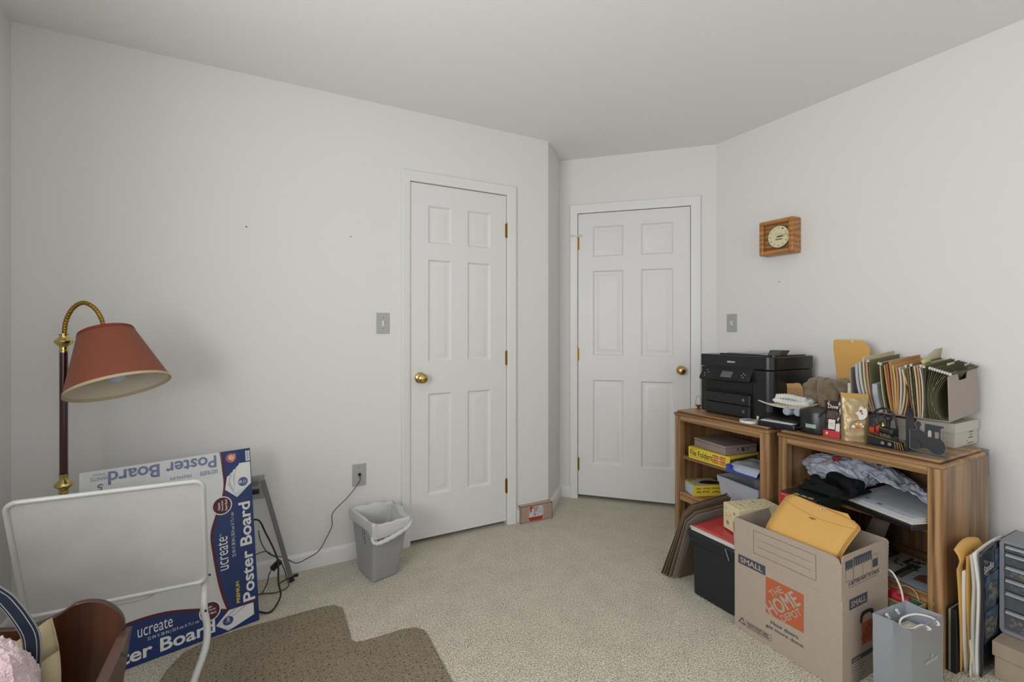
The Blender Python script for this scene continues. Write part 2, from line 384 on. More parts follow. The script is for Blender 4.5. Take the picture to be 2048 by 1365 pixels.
b = B(); b.M = LF; b.box((.455, .437, .004), (.470, .451, .010)); obj('socket', b, BLACKP, t, bev=.001); screws(t, LF, .461, .442, .042)
t = plate('wall_outlet', 'grey outlet plate on the left wall partly hidden behind the poster board pack', LF, -.025, .452, .075, .114, 'outlet')
b = B(); b.M = LF; b.box((-.045, .425, .005), (-.010, .445, .028)); obj('plug', b, BLACKP, t, bev=.003)
t = plate('wall_outlet', 'outlet plate on the right wall just behind the right bookcase', RF, -.818, .665, .070, .114, 'outlet')
b = B(); b.M = RF; b.box((-.828, .675, .005), (-.808, .70, .007)); obj('receptacle', b, WHITEP, t); b = B(); b.M = RF; b.box((-.828, .63, .005), (-.808, .655, .007)); obj('receptacle', b, WHITEP, t)
for nm, F, x, z, lb in (('wall_nail', LF, -.066, 1.719, 'small bent nail in the left wall above the lamp shade level'), ('wall_nail', LF, .417, 1.716, 'tiny nail hole mark on the left wall near the narrow door'), ('wall_nail', RF, -1.682, 1.503, 'tiny nail in the right wall below the wooden clock')):
    b = B(); b.M = F; b.tube([(x, z, 0), (x, z, .006), (x+.001, z-.004, .008)], .0016 if x != -.066 else .0024, 6); tag(obj(nm, b, INK), lb, 'nail')
# thin phone cord from the jack down to the adapters on the floor
cp = [Vector((.461, YL-.010, .442)), Vector((.458, YL-.03, .415)), Vector((.40, YL-.035, .345)), Vector((.325, YL-.035, .275)), PY(664, 1052, 2.57), PY(652, 1078, 2.57), PY(637, 1103, 2.57), PY(614, 1118, 2.56), PY(592, 1127, 2.55), PY(570, 1117, 2.54), PY(548, 1112, 2.5), PY(524, 1105, 2.45), Vector((-.12, 2.46, .14)), Vector((-.2, 2.50, .02))]
b = B(); b.tube(smoothpath(cp, 6), .0023, 6); tag(obj('telephone_cable', b, mat('dark_grey_cord', '3c3c3c', .5)), 'thin dark grey phone cord running down the wall from the jack', 'cord')

# ---------------------------------------------------------------- wall clock
t = thing('wall_clock', 'square oak framed wall clock with round cream dial on right wall', 'clock', (XR, 1.657, 1.65))
CF = frame((XR, 1.657, 1.752), (0, -1, 0), (0, 0, 1))
b = B(); b.M = CF; o_, i_ = .100, .074
for (x0, y0, x1, y1) in ((-o_, -o_, -i_, o_), (i_, -o_, o_, o_), (-i_, i_, i_, o_), (-i_, -o_, i_, -i_)): b.box((x0, y0, 0), (x1, y1, .080))
CO = mat('clock_oak', 'b97f3c', .4, wood=(1, '85541f'), coat=.2)
obj('frame', b, CO, t, bev=.006, seg=3)
b = B(); b.M = CF; b.box((-i_, -i_, .005), (i_, i_, .058)); obj('backing_panel', b, mat('clock_panel_oak', 'a8774e', .5, wood=(1, '6b4422')), t)
b = B(); b.M = CF @ Matrix.Translation((.012, .0, 0)); b.lathe([(.001, .055), (.066, .055), (.066, .066), (.062, .068), (.001, .068)], 48); obj('bezel', b, mat('clock_bezel', '6c5a44', .4, .5), t)
b = B(); b.M = CF @ Matrix.Translation((.012, .0, 0)); b.lathe([(.001, .068), (.0615, .068), (.0615, .0695), (.001, .0695)], 48); obj('dial', b, mat('clock_dial', 'd8cfa6', .6), t)
b = B(); F2 = CF @ Matrix.Translation((.012, 0, .0695))
for k in range(12):
    a = 2*PI*k/12; x, y = math.sin(a)*.050, math.cos(a)*.050
    put_text(b, ['12', '1', '2', '3', '4', '5', '6', '7', '8', '9', '10', '11'][k], F2, x-.0055, y-.0035, .011, .007)
for k in range(60):
    a = 2*PI*k/60; flat(b, F2, [(math.sin(a)*.0585-.0003, math.cos(a)*.0585-.0003), (math.sin(a)*.0585+.0003, math.cos(a)*.0585), (math.sin(a)*.0605, math.cos(a)*.0605)])
for k in range(2): flat(b, F2, rect(-.022, .018-k*.006, .022, .0188-k*.006))
flat(b, F2, rect(-.018, -.018, .022, -.012))
obj('dial_marks', b, mat('dial_ink', '5b5544', .8), t)
for nm, a, L, wd in (('hour_hand', 93, .034, .003), ('minute_hand', 76, .052, .0018)):
    b = B(); b.M = F2 @ Matrix.Rotation(-R(a), 4, 'Z'); b.prism([(-wd/2, -.010), (wd/2, -.010), (wd, .004), (wd*.3, L), (-wd*.3, L), (-wd, .004)], .001, .002); obj(nm, b, INK, t)
b = B(); b.M = F2; b.lathe([(.001, .001), (.004, .001), (.004, .004), (.001, .004)], 14); obj('hub', b, INK, t)

# ================================================================ BOOKCASES
def bookcase(label, y0, y1, shelves, H=.748):
    X0, X1 = 2.140, 2.560
    t = thing('bookcase', label, 'bookcase', (X0, (y0+y1)/2, 0))
    # top slab with chamfered back corners and a moulded edge
    def poly(i): return [(X0+i, y0+i), (X1-.04, y0+i), (X1-i, y0+.04), (X1-i, y1-.04), (X1-.04, y1-i), (X0+i, y1-i)]
    b = B(); b.prism(poly(.012), H-.012, H, 2); b.prism(poly(.0), H-.030, H-.012, 2); obj('top_panel', b, OAK[1], t, bev=.006, seg=3)
    for (a, c) in ((y0+.004, y0+.022), (y1-.022, y1-.004)):
        b = B(); b.box((X0+.03, a, 0), (X1-.006, c, H-.03)); obj('side_panel', b, OAK[2], t)
    for (a, s) in ((y0, 1), (y1, -1)):
        b = B()
        prof = [(X0+.045, a+s*.002), (X0+.016, a+s*.002), (X0+.006, a+s*.006), (X0+.001, a+s*.014), (X0, a+s*.024), (X0+.004, a+s*.0265), (X0+.004, a+s*.029), (X0, a+s*.0315), (X0, a+s*.043), (X0+.003, a+s*.046), (X0+.045, a+s*.046)]
        b.prism(prof, 0, H-.030, 2); obj('front_post', b, OAK[2], t, smooth=40)
    b = B(); b.box((X0+.003, y0+.046, H-.058), (X0+.022, y1-.046, H-.030)); obj('top_rail', b, OAK[1], t, bev=.002)
    b = B(); b.box((X1-.014, y0+.022, .0), (X1-.006, y1-.022, H-.03)); obj('back_panel', b, OAK_SHADED, t)
    for (z, th, x) in shelves:
        b = B(); b.box((x, y0+.022, z-th), (X1-.014, y1-.022, z)); obj('shelf', b, OAK[1], t, bev=.002)
    return t
bookcase('oak bookcase under the black printer, nearer the angled-wall door', 1.400, 1.985, [(.487, .020, 2.172), (.278, .046, 2.143)])
bookcase('oak bookcase carrying the file box, nearer the right edge of the room', .748, 1.360, [(.487, .020, 2.172), (.255, .052, 2.143)])

# ================================================================ LEFT SIDE
# ---------------------------------------------------------------- floor lamp
LD = 1.7
lp = PD(127.5, 700, LD); LX, LY = lp.x, lp.y
t = thing('floor_lamp', 'brass and burgundy gooseneck floor lamp with a rust red cloth shade', 'lamp', (LX, LY, 0))
b = B(); b.M = Matrix.Translation((LX, LY, 0))
b.lathe([(.001, 0), (.125, 0), (.128, .008), (.120, .018), (.060, .026), (.030, .040), (.022, .060), (.001, .060)], 48); obj('base', b, BRASS, t)
BURG = mat('burgundy_lacquer', '3c0f1c', .22, coat=.5)
BR2 = mat('bright_brass', 'cdbb7a', .18, 1)
b = B(); b.M = Matrix.Translation((LX, LY, 0)); b.lathe([(.0118, .05), (.0118, .66)], 28); obj('pole', b, BURG, t)
b = B(); b.M = Matrix.Translation((LX, LY, 0)); b.lathe([(.0120, .690), (.0120, 1.145)], 28); obj('pole', b, BURG, t)
def finial(z, up=1):
    b = B(); b.M = Matrix.Translation((LX, LY, z)) @ Matrix.Diagonal((.86, .86, 1.08*up, 1))
    b.lathe([(.001, -.002), (.0165, -.002), (.0165, .004), (.0145, .006), (.0140, .016), (.018, .020), (.027, .027), (.0315, .033), (.0315, .037), (.027, .041), (.018, .046), (.0150, .052), (.0150, .056), (.018, .058), (.018, .061), (.001, .061)], 36)
    return obj('finial', b, BR2, t)
finial(1.140); finial(.694, -1)
g = [PD(u, v, LD) for u, v in ((129, 690), (129, 664), (133, 640), (146, 617), (166, 606), (187, 615), (201, 634), (207, 652))]
g = smoothpath(g, 14)
b = B(); b.tube(g, [.0073+.0009*math.sin(i*1.9) for i in range(len(g))], 14); obj('gooseneck', b, OLDBRASS, t)
b = B(); b.frus(g[0], .0095, g[6], .0095, 16); obj('collar', b, OLDBRASS, t)
# shade: tilted truncated cone
rt = Vector((_s, -_c, 0)); fw = Vector((_c, _s, 0)); upv = Vector((0, 0, 1))
ax = (rt*.348-upv*.926-fw*.146).normalized()
tc_ = PD(212.3, 663.5, LD); Ls = .2146
e1 = (rt-ax*rt.dot(ax)).normalized(); e2 = ax.cross(e1)
def cone(b, prof, n=64):
    V = []; F = []
    for d_, r in prof:
        for j in range(n):
            a = 2*PI*j/n; V.append(tc_+ax*d_+(e1*math.cos(a)+e2*math.sin(a))*r)
    for i in range(len(prof)-1):
        for j in range(n): F.append((i*n+j, i*n+(j+1) % n, (i+1)*n+(j+1) % n, (i+1)*n+j))
    return b.add(V, F)
SH = mat('rust_cloth', '83462f', .85, bump=(500, .12), sheen=.1)
SHI = mat('shade_lining', 'cdc2ae', .8)
b = B(); b.mi = 0; cone(b, [(0, .0770), (0, .0792), (Ls, .1515), (Ls, .1495)]); b.mi = 1; cone(b, [(0, .0770), (Ls, .1495)]); sh = obj('lamp_shade', b, [SH, SHI], t, smooth=60)
b = B(); cone(b, [(-.001, .0772), (-.001, .0800), (.011, .0840), (.011, .0826)]); obj('top_trim', b, mat('rust_trim', '7d3226', .8), sh)
b = B(); cone(b, [(Ls-.009, .1486), (Ls-.009, .1460), (Ls+.001, .1490), (Ls+.0015, .1525), (Ls-.009, .1495)]); obj('bottom_trim', b, mat('cream_trim', 'b9a888', .7), sh)
b = B(); P_ = tc_+ax*.02
b.tube([g[-1], P_+ax*.005], .008, 12); b.frus(P_, .018, P_+ax*.075, .018, 20)
for k in range(3):
    a = 2*PI*k/3+.5; b.tube([P_-ax*.012, P_-ax*.014+(e1*math.cos(a)+e2*math.sin(a))*.0770], .0018, 6)
obj('lamp_socket', b, OLDBRASS, t)
b = B(); pts = []; rr = []
for d_, r in ((.075, .012), (.085, .014), (.105, .022), (.125, .029), (.142, .031), (.158, .028), (.170, .018), (.176, .002)): pts.append(P_+ax*d_); rr.append(r)
b.tube(pts, rr, 24); obj('light_bulb', b, mat('bulb_glass', 'b9c8dc', .1), t)

# ---------------------------------------------------------------- poster board pack
BRP = Vector((-.008, 2.235, .001)); EX = Vector((.9717, .2362, 0)).normalized(); EW = Vector((-.0543, .2236, .9732)).normalized()
EW = (EW-EX*EW.dot(EX)).normalized()
ORG = BRP-EX*.559
PF = frame(ORG, EX, EW)                            # x right, y up the board, z toward the room
if PF.col[2].xyz.dot(Vector((0, -1, 0))) < 0: print('poster normal wrong')
t = thing('poster_board_pack', 'shrink-wrapped blue and white poster board pack leaning by the floor lamp', 'poster board', (ORG.x+.27, ORG.y+.1, 0))
b = B(); b.M = PF; b.box((0, 0, -.010), (.559, .711, 0)); obj('board_sheets', b, OFFW, t, bev=.001)
def cr(P, n=6): return [(p.x, p.y) for p in smoothpath([Vector((x, y, 0)) for x, y in P], n)]
side = cr([(.442, .711), (.449, .64), (.452, .571), (.440, .51), (.415, .448), (.398, .384), (.403, .304), (.415, .205), (.430, .13), (.446, .075)])
b = B(); b.M = PF
n_ = len(side)
for i in range(n_-1):
    (x0, y0), (x1, y1) = side[i], side[i+1]; b.add([(x0, y0, .0004), (x1, y1, .0004), (.559, y1, .0004), (.559, y0, .0004)], [(0, 1, 2, 3)])
bot = cr([(0, .100), (.07, .132), (.142, .146), (.242, .142), (.353, .112), (.446, .075)])
for i in range(len(bot)-1):
    (x0, y0), (x1, y1) = bot[i], bot[i+1]; b.add([(x0, 0, .0005), (x1, 0, .0005), (x1, y1, .0005), (x0, y0, .0005)], [(0, 1, 2, 3)])
b.add([(.446, 0, .0005), (.559, 0, .0005), (.559, .0755, .0005), (.446, .0755, .0005)], [(0, 1, 2, 3)])
obj('blue_print', b, BLUE, t, smooth=0)
b = B(); b.M = PF
def band(path, off, wd, z=.0008):
    P = [Vector((x, y, 0)) for x, y in path]
    for i in range(len(P)-1):
        a, c = P[i], P[i+1]
        def nn(k):
            d = (P[min(k+1, len(P)-1)]-P[max(k-1, 0)]).normalized(); return Vector((-d.y, d.x, 0))
        n0, n1 = nn(i), nn(i+1)
        b.add([(*(a+n0*off).xy, z), (*(c+n1*off).xy, z), (*(c+n1*(off+wd)).xy, z), (*(a+n0*(off+wd)).xy, z)], [(0, 1, 2, 3)])
band(side, 0, .010); band(bot, -.002, .010)
flat(b, PF, rect(.446, .072, .559, .080), .0009) if False else b.add([(.446, .070, .0009), (.559, .074, .0009), (.559, .082, .0009), (.446, .080, .0009)], [(0, 1, 2, 3)])
b.M = Matrix.Identity(4)
flat(b, PF, circ(.443, .490, .033), .0016); flat(b, PF, circ(.386, .098, .033), .0016)
obj('maroon_print', b, MAROON, t, smooth=0)
b = B()
def vtext(s, x, y, L, h, **k): put_text(b, s, PF, x, y, L, h, .0013, PI/2, **k)     # reads upward
vtext('Poster Board', .548, .088, .398, .045, bold=.022)
vtext('ucreate', .458, .235, .130, .036); vtext('TM', .436, .366, .012, .006)
vtext('22 IN X 28 IN | 55.9 cm X 71.1 cm', .488, .276, .178, .016)
for s_, x_, y_, l_ in (('Heavier', .436, .475, .030), ('Than Regular', .449, .468, .044), ('Poster Board', .462, .468, .044)): put_text(b, s_, PF, x_, y_, l_, .009, .0024, PI/2, .02)
put_text(b, 'Poster Board', PF, .006, .016, .395, .047, .0013, 0, .022)
put_text(b, 'ucreate', PF, .160, .090, .105, .034, .0013); put_text(b, '22 IN X 28 IN | 55.9 cm X 71.1 cm', PF, .188, .068, .160, .014, .0013)
for k, s in enumerate(('Poster Board', 'Than Regular', 'Heavier')): put_text(b, s, PF, .366, .086+k*.012, .040 if k < 2 else .028, .009, .0020, 0, .02)
for cx, cy in ((.443, .490), (.386, .098)):
    for i in range(28):
        a0, a1 = 2*PI*i/28, 2*PI*(i+1)/28
        flat(b, PF, [(cx+.033*math.cos(a0), cy+.033*math.sin(a0)), (cx+.033*math.cos(a1), cy+.033*math.sin(a1)), (cx+.037*math.cos(a1), cy+.037*math.sin(a1)), (cx+.037*math.cos(a0), cy+.037*math.sin(a0))], .0015)
# fans of white sheets
for (cx, cy, sg) in ((.545, .566, 0), (.470, .044, 1)):
    for k in range(5):
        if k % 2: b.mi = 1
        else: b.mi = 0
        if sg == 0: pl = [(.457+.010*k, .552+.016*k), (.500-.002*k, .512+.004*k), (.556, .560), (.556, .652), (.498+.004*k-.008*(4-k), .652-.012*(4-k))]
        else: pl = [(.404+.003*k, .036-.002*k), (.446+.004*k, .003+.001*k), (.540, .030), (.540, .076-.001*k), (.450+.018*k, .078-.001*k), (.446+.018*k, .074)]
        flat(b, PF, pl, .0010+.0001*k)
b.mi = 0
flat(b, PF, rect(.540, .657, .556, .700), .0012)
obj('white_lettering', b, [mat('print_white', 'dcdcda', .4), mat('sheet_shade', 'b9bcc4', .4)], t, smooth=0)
NVY = mat('print_navy', '2c3f75', .35, coat=.3)
for cx, cy, ry_ in ((.525, .572, .019), (.446, .040, .0165)):
    b = B(); flat(b, PF, circ(cx, cy, .0188, ry=ry_), .0018); obj('sheet_count_badge', b, NVY, t, smooth=0)
b = B(); put_text(b, 'Poster Board', PF, .430, .702, .350, .050, .0013, PI, .022); obj('title_lettering', b, NVY, t, smooth=0)
b = B(); put_text(b, 'ucreate', PF, .432, .643, .062, .019, .0013, PI); put_text(b, 'PREMIUM', PF, .340, .641, .070, .011, .0013, PI); obj('maker_lettering', b, NVY, t, smooth=0)
b = B(); put_text(b, '5', PF, .066, .661, .016, .024, .0013, PI, .02); put_text(b, 'WHITE', PF, .080, .688, .050, .014, .0013, PI); put_text(b, 'Sheets', PF, .074, .699, .038, .009, .0013, PI); obj('count_lettering', b, NVY, t, smooth=0)
b = B()
for k in range(10): flat(b, PF, rect(.543, .660+k*.0038, .553, .660+k*.0038+.0014+.0008*(k % 2)), .0015)
obj('barcode', b, NVY, t, smooth=0)
b = B()
put_text(b, '5', PF, .520, .566, .013, .010, .0022, PI/2, .02); put_text(b, 'WHITE', PF, .531, .564, .014, .005, .0022, PI/2); put_text(b, 'Sheets', PF, .537, .564, .014, .004, .0022, PI/2)
put_text(b, '5', PF, .442, .040, .009, .012, .0022, 0, .02); put_text(b, 'WHITE', PF, .438, .034, .016, .004, .0022)
obj('badge_lettering', b, mat('print_white', ''), t, smooth=0)
b = B(); vtext('PREMIUM', .492, .094, .082, .012, bold=.01); obj('premium_lettering', b, YEL, t, smooth=0)
b = B(); flat(b, PF, circ(.484, .680, .020), .0011); obj('logo_badge', b, mat('badge_pink', 'a8447c', .4), t, smooth=0)
b = B(); flat(b, PF, circ(.484, .682, .011), .0016); put_text(b, 'Pacon', PF, .494, .664, .032, .011, .0018, PI/2-.3, .02); obj('logo_lettering', b, mat('badge_gold', 'd9b56a', .4), t, smooth=0)
# glossy plastic band across the top
b = B(); b.M = PF
def bandf(u, v): x = .004+u*.445; y = .622+v*.088; return (x, y, .0022+.0014*noise.noise(Vector((x*22, y*70, 3)))+.0008*noise.noise(Vector((x*60, y*160, 8))))
b.grid(bandf, 90, 22); obj('plastic_band', b, mat('clear_film', 'e6eef4', .08, alpha=.12, coat=.6), t, smooth=60)

# ---------------------------------------------------------------- easel behind the pack, cords on the floor
t = thing('folding_easel', 'folded grey metal easel standing behind the poster board pack', 'easel', (.02, 2.50, 0))
GM = mat('grey_metal', '77777a', .5, .4)
for (a, c) in (((.127, 2.497, .012), (.005, 2.532, .50)), ((-.30, 2.497, .012), (-.175, 2.532, .50))):
    b = B(); a, c = Vector(a), Vector(c); d = (c-a).normalized(); sx = Vector((1, 0, 0))
    b.M = frame(a, d, sx); L = (c-a).length; b.box((0, -.0105, -.006), (L, .0105, .006)); lg = obj('leg', b, GM, t, bev=.002)
    b = B(); b.M = frame(a-d*.010, d, sx); b.box((0, -.0115, -.007), (.026, .0115, .007)); obj('rubber_foot', b, BLACKM, lg, bev=.002)
b = B(); b.box((-.18, 2.522, .478), (-.012, 2.542, .51)); obj('hinge_head', b, GM, t, bev=.004)
b = B(); b.box((-.235, 2.515, .30), (-.02, 2.523, .316)) if 0 else b.box((-.235, 2.508, .24), (-.04, 2.516, .256)); obj('cross_bar', b, GM, t, bev=.002)
cpts = [PY(518, 1042, 2.42), PY(532, 1068, 2.44), PY(548, 1100, 2.43), PY(556, 1125, 2.40), PY(557, 1165, 2.37), Vector((.075, 2.335, .03)), Vector((.045, 2.275, .009)), Vector((.018, 2.262, .008)), Vector((-.02, 2.30, .008)), Vector((-.06, 2.36, .008))]
b = B(); b.tube(smoothpath([Vector((-.10, 2.46, .42)), Vector((-.05, 2.44, .36))]+cpts, 8), .0038, 8); tag(obj('power_cable', b, CORD), 'thick black power cord looping onto the carpet beside the poster board pack', 'cord')
b = B(); b.tube(smoothpath([PY(517, 1062, 2.46), PY(522, 1085, 2.46), PY(536, 1107, 2.46), PY(556, 1118, 2.46), PY(568, 1138, 2.46), PY(573, 1155, 2.46), Vector((.11, 2.44, .012)), Vector((.06, 2.42, .006)), Vector((.0, 2.44, .006)), Vector((-.06, 2.44, .006))], 8), .0024, 8)
tag(obj('power_cable', b, mat('dark_grey_cord', '')), 'thin dark grey cord curling behind the easel leg', 'cord')
t = thing('power_adapter', 'black plug adapter dangling against the easel leg by the skirting board', 'adapter', PY(553, 1130, 2.45))
p_ = PY(553, 1130, 2.45)
b = B(); b.M = frame(p_, (.75, 0, .66), (0, 1, 0)); b.box((-.026, -.012, -.012), (.022, .012, .012)); obj('body', b, BLACKP, t, bev=.003)
b = B(); b.tube(smoothpath([p_+Vector((-.018, 0, -.016)), PY(538, 1150, 2.45), PY(534, 1168, 2.44), Vector((.0, 2.43, .008))], 6), .0022, 8); obj('lead', b, CORD, t)
t = thing('cable_end', 'short black cable end lying on the carpet by the skirting board', 'cord', (.15, 2.54, .0))
b = B(); b.tube(smoothpath([(.075, 2.50, .006), (.11, 2.53, .006), (.140, 2.545, .006)], 5), .0025, 8); b.box((.138, 2.539, .001), (.160, 2.552, .010)); obj('lead', b, CORD, t)

# ---------------------------------------------------------------- white folding tray table
TY0, TY1 = 1.68, 1.815
c0, c1, c2, c3 = PY(5, 1012, TY0), PY(402, 960, TY0), PY(412, 1163, TY1), PY(62, 1230, TY1)
ctr = (c0+c1+c2+c3)/4
tx = ((c1-c0)+(c2-c3)).normalized(); ty = ((c0-c3)+(c1-c2)).normalized()
TF = frame(ctr, tx, ty); Wt, Ht = .428, .390
t = thing('folding_tray_table', 'white metal folding tray table tipped upright in front of the poster board pack', 'tray table', (ctr.x, ctr.y, 0))
WM = mat('white_enamel', 'c4c4c0', .34, spots=(7, 'bbbbb7', .4, .7), coat=.2)
def rr_(w, h, r, n=6):
    P = []
    for cx, cy, a0 in ((w/2-r, h/2-r, 0), (-w/2+r, h/2-r, 90), (-w/2+r, -h/2+r, 180), (w/2-r, -h/2+r, 270)):
        for k in range(n+1): a = R(a0+90*k/n); P.append((cx+r*math.cos(a), cy+r*math.sin(a)))
    return P
b = B(); b.M = TF; b.prism(rr_(Wt-.008, Ht-.008, .022), -.004, .002, 2); tt = obj('tray_top', b, WM, t)
b = B(); b.M = TF; b.tube([(x, y, .002) for x, y in rr_(Wt, Ht, .024)], .0068, 12, closed=True); obj('rolled_rim', b, WM, tt)
b = B(); b.M = TF
b.tube(smoothpath([(-.10, -Ht/2-.030, -.010), (-.03, -Ht/2-.030, -.010), (.055, -Ht/2-.028, -.010), (.085, -Ht/2-.004, -.014), (.09, -Ht/2+.03, -.014)], 6), .0055, 10); b.tube([(-.17, -Ht/2-.030, -.010), (-.10, -Ht/2-.030, -.010)], .0055, 10)
obj('brace_wire', b, WM, t)
# legs: tube behind the tray, kinking down and toward the room
lt = TF @ Vector((Wt/2-.012, Ht/2-.03, -.020))
def legpts(sx):
    a = TF @ Vector((sx*(Wt/2-.006), Ht/2-.04, -.022)); c = TF @ Vector((sx*(Wt/2-.006), -Ht/2+.02, -.022))
    if sx > 0: return [a, c, PY(408, 1215, 1.81), PY(414, 1250, 1.80), PY(413, 1285, 1.775), PY(404, 1318, 1.745), PY(386, 1368, 1.70), Vector((-.235, 1.575, .0125)), Vector((-.240, 1.535, .0125))]
    return [a, c, c+Vector((0, 0, -.12)), c+Vector((-.0, -.05, -.20)), Vector((-.60, 1.62, .0125)), Vector((-.60, 1.585, .0125))]
for sx in (1, -1):
    b = B(); b.tube(smoothpath(legpts(sx), 8), .0105, 14); lg = obj('leg', b, WM, t)
    if sx > 0:
        for (u, v) in ((419, 1150), (411, 1222)):
            q_ = PY(u, v, 1.79); b = B(); b.frus(q_, .0035, q_+Vector((.001, -.004, 0)), .0035, 10); obj('rivet', b, INK, lg)
b = B(); b.tube([(-.600, 1.60, .0125), (-.237, 1.56, .0125)], .0105, 12); obj('floor_bar', b, WM, t)
b = B(); b.M = TF; b.box((Wt/2-.03, -.02, -.022), (Wt/2-.002, .02, -.004))
t_b = obj('bracket', b, WM, t)

# ---------------------------------------------------------------- wooden cradle box with tote bag
CHE = mat('cherry_wood', '522810', .34, wood=(2, '331607'), coat=.35)
CHEE = mat('cherry_edge', '5a4138', .4, wood=(2, '48322b'), coat=.2)
CHD = mat('cherry_side', '5b4037', .4, wood=(0, '463029'), coat=.2)
yP = 1.50
t = thing('wooden_cradle', 'dark cherry wood cradle box with a curved end panel holding a canvas tote', 'cradle', (-.42, yP-.1, 0))
prof_px = [(-30, 1262), (20, 1262), (60, 1255), (104, 1237), (125, 1226), (150, 1210), (178, 1204), (205, 1206), (228, 1217), (243, 1233), (248, 1250), (245, 1270), (234, 1295), (224, 1322)]
pp = [PY(u, v, yP) for u, v in prof_px]
pr = cr([(p.x, p.z) for p in pp], 5)
poly = pr+[(pr[-1][0]-.02, .10), (pr[-1][0]-.03, .06), (pr[0][0]+.03, .06), (pr[0][0], .14)]
b = B(); b.prism(poly, yP, yP+.016, 1); obj('end_panel', b, CHE, t, bev=.002)
xr0 = PY(262, 1258, yP).x; zr0 = PY(262, 1258, yP).z
a0 = PY(258, 1256, yP+.0); a1 = PY(213, 1368, yP-.17)
a1 = Vector((a0.x-.005, a0.y-.42, a0.z))
b = B()
zt_ = a0.z-.005
b.add([(a0.x-.020, yP+.016, zt_), (a0.x+.004, yP+.016, zt_), (a0.x+.004, yP-.42, zt_), (a0.x-.020, yP-.42, zt_), (a0.x-.070, yP+.016, .08), (a0.x-.046, yP+.016, .08), (a0.x-.046, yP-.42, .08), (a0.x-.070, yP-.42, .08)],
      [(0, 1, 2, 3), (4, 7, 6, 5), (0, 4, 5, 1), (1, 5, 6, 2), (2, 6, 7, 3), (3, 7, 4, 0)])
obj('side_board', b, CHD, t, bev=.002)
b = B(); b.box((-.80, yP-.40, .07), (a0.x-.06, yP, .085)); obj('bottom_board', b, CHD, t)
for fy in (yP-.02, yP-.38):
    b = B(); b.box((-.74, fy-.015, 0), (a0.x-.08, fy+.015, .07)); obj('runner', b, CHD, t, bev=.004)
# canvas tote bag with navy strap
t = thing('tote_bag', 'cream canvas tote bag with navy strap standing in the wooden cradle', 'bag', (-.53, yP-.12, .086))
CAN = mat('cream_canvas', 'c8b995', .85, bump=(260, .15)); NAV = mat('navy_webbing', '1b2439', .75, bump=(400, .15))
yb = yP-.035
q = [PY(104, 1236, yb), PY(30, 1286, yb), PY(-30, 1320, yb)]
top = smoothpath([q[0], PY(70, 1258, yb-.004), q[1], q[2]], 5)
def tote(u, v):
    i = u*(len(top)-1); k = min(int(i), len(top)-2); p = top[k].lerp(top[k+1], i-k)
    z = p.z*(1-v)+.09*v; sh_ = .11*v*(1-u)*1.0
    return (p.x+sh_*.55+.006*math.sin(v*9), p.y-.06*math.sin(v*PI)*.4+.004*math.sin(u*14+v*5), z)
b = B(); b.grid(tote, 24, 16); obj('front_panel', b, CAN, t, solid=.003, smooth=60)
b = B(); b.grid(lambda u, v: tuple(Vector(tote(u, v*.16))+Vector((0, -.003, 0))), 24, 4); obj('hem', b, mat('canvas_hem', 'b3a482', .85), t, solid=.0015, smooth=60)
S0 = PY(-40, 1178, yP-.13)
sp = smoothpath([S0+Vector((-.085, .01, -.28)), S0+Vector((-.085, .01, -.12)), S0+Vector((-.050, .005, -.025)), S0, PY(0, 1192, yP-.12), PY(24, 1215, yP-.11), PY(45, 1243, yP-.10), PY(60, 1270, yP-.09), PY(64, 1300, yP-.09), PY(62, 1345, yP-.09)], 10)
def ribbon(b, path, wdt, wv, th, off=0):
    V = []; F = []; n = len(path)
    for i, p in enumerate(path):
        d = (path[min(i+1, n-1)]-path[max(i-1, 0)]).normalized(); sd = (wv-d*wv.dot(d)).normalized(); nr = d.cross(sd)
        for a, c in ((-1, -1), (1, -1), (1, 1), (-1, 1)): V.append(p+sd*(a*wdt/2+off)+nr*c*th/2)
    for i in range(n-1):
        for j in range(4): F.append((i*4+j, i*4+(j+1) % 4, (i+1)*4+(j+1) % 4, (i+1)*4+j))
    F += [(3, 2, 1, 0), tuple((n-1)*4+j for j in range(4))]
    return b.add(V, F)
wv = (rt*1.0+upv*.25+fw*.2).normalized()
b = B(); ribbon(b, sp, .030, wv, .003); st_ = obj('strap', b, NAV, t, smooth=50)
b = B(); ribbon(b, [p+Vector((.0, .001, 0)) for p in sp], .036, wv, .002); obj('strap_lining', b, mat('strap_edge', '8f8d88', .8), st_, smooth=50)
b = B()
for s_ in (-.0105, .0105):
    for i in range(0, len(sp)-1):
        a, c = sp[i], sp[i+1]; d = (c-a).normalized(); sd = (wv-d*wv.dot(d)).normalized(); nr = d.cross(sd)
        if nr.dot(fw) > 0: nr = -nr
        for k in range(2):
            p = a.lerp(c, k/2)+sd*s_+nr*.002; b.tube([p, p+(c-a)*.30], .0008, 5)
obj('stitching', b, mat('stitch_white', 'c9c9c4', .8), st_)
# pink fleece in the cradle
b = B(); FLC = PY(-30, 1442, 1.335)
def fl(u, v):
    th, ph = 2*PI*u, PI*v; d = Vector((math.cos(th)*math.sin(ph), math.sin(th)*math.sin(ph), math.cos(ph)))
    r = 1+.10*noise.noise(d*3+Vector((5, 1, 2)))+.05*noise.noise(d*14)+.03*noise.noise(d*34)
    return (FLC.x+d.x*.085*r, FLC.y+d.y*.075*r, FLC.z+(d.z*.150*r if d.z > 0 else d.z*(FLC.z-.10)))
b.grid(fl, 90, 60, True)
t = tag(obj('fleece_blanket', b, mat('pink_fleece', 'd9bcc0', .95, bump=(180, .8), sheen=.6), smooth=60), 'fluffy pale pink fleece bundled in the wooden cradle in front of the tote', 'blanket')

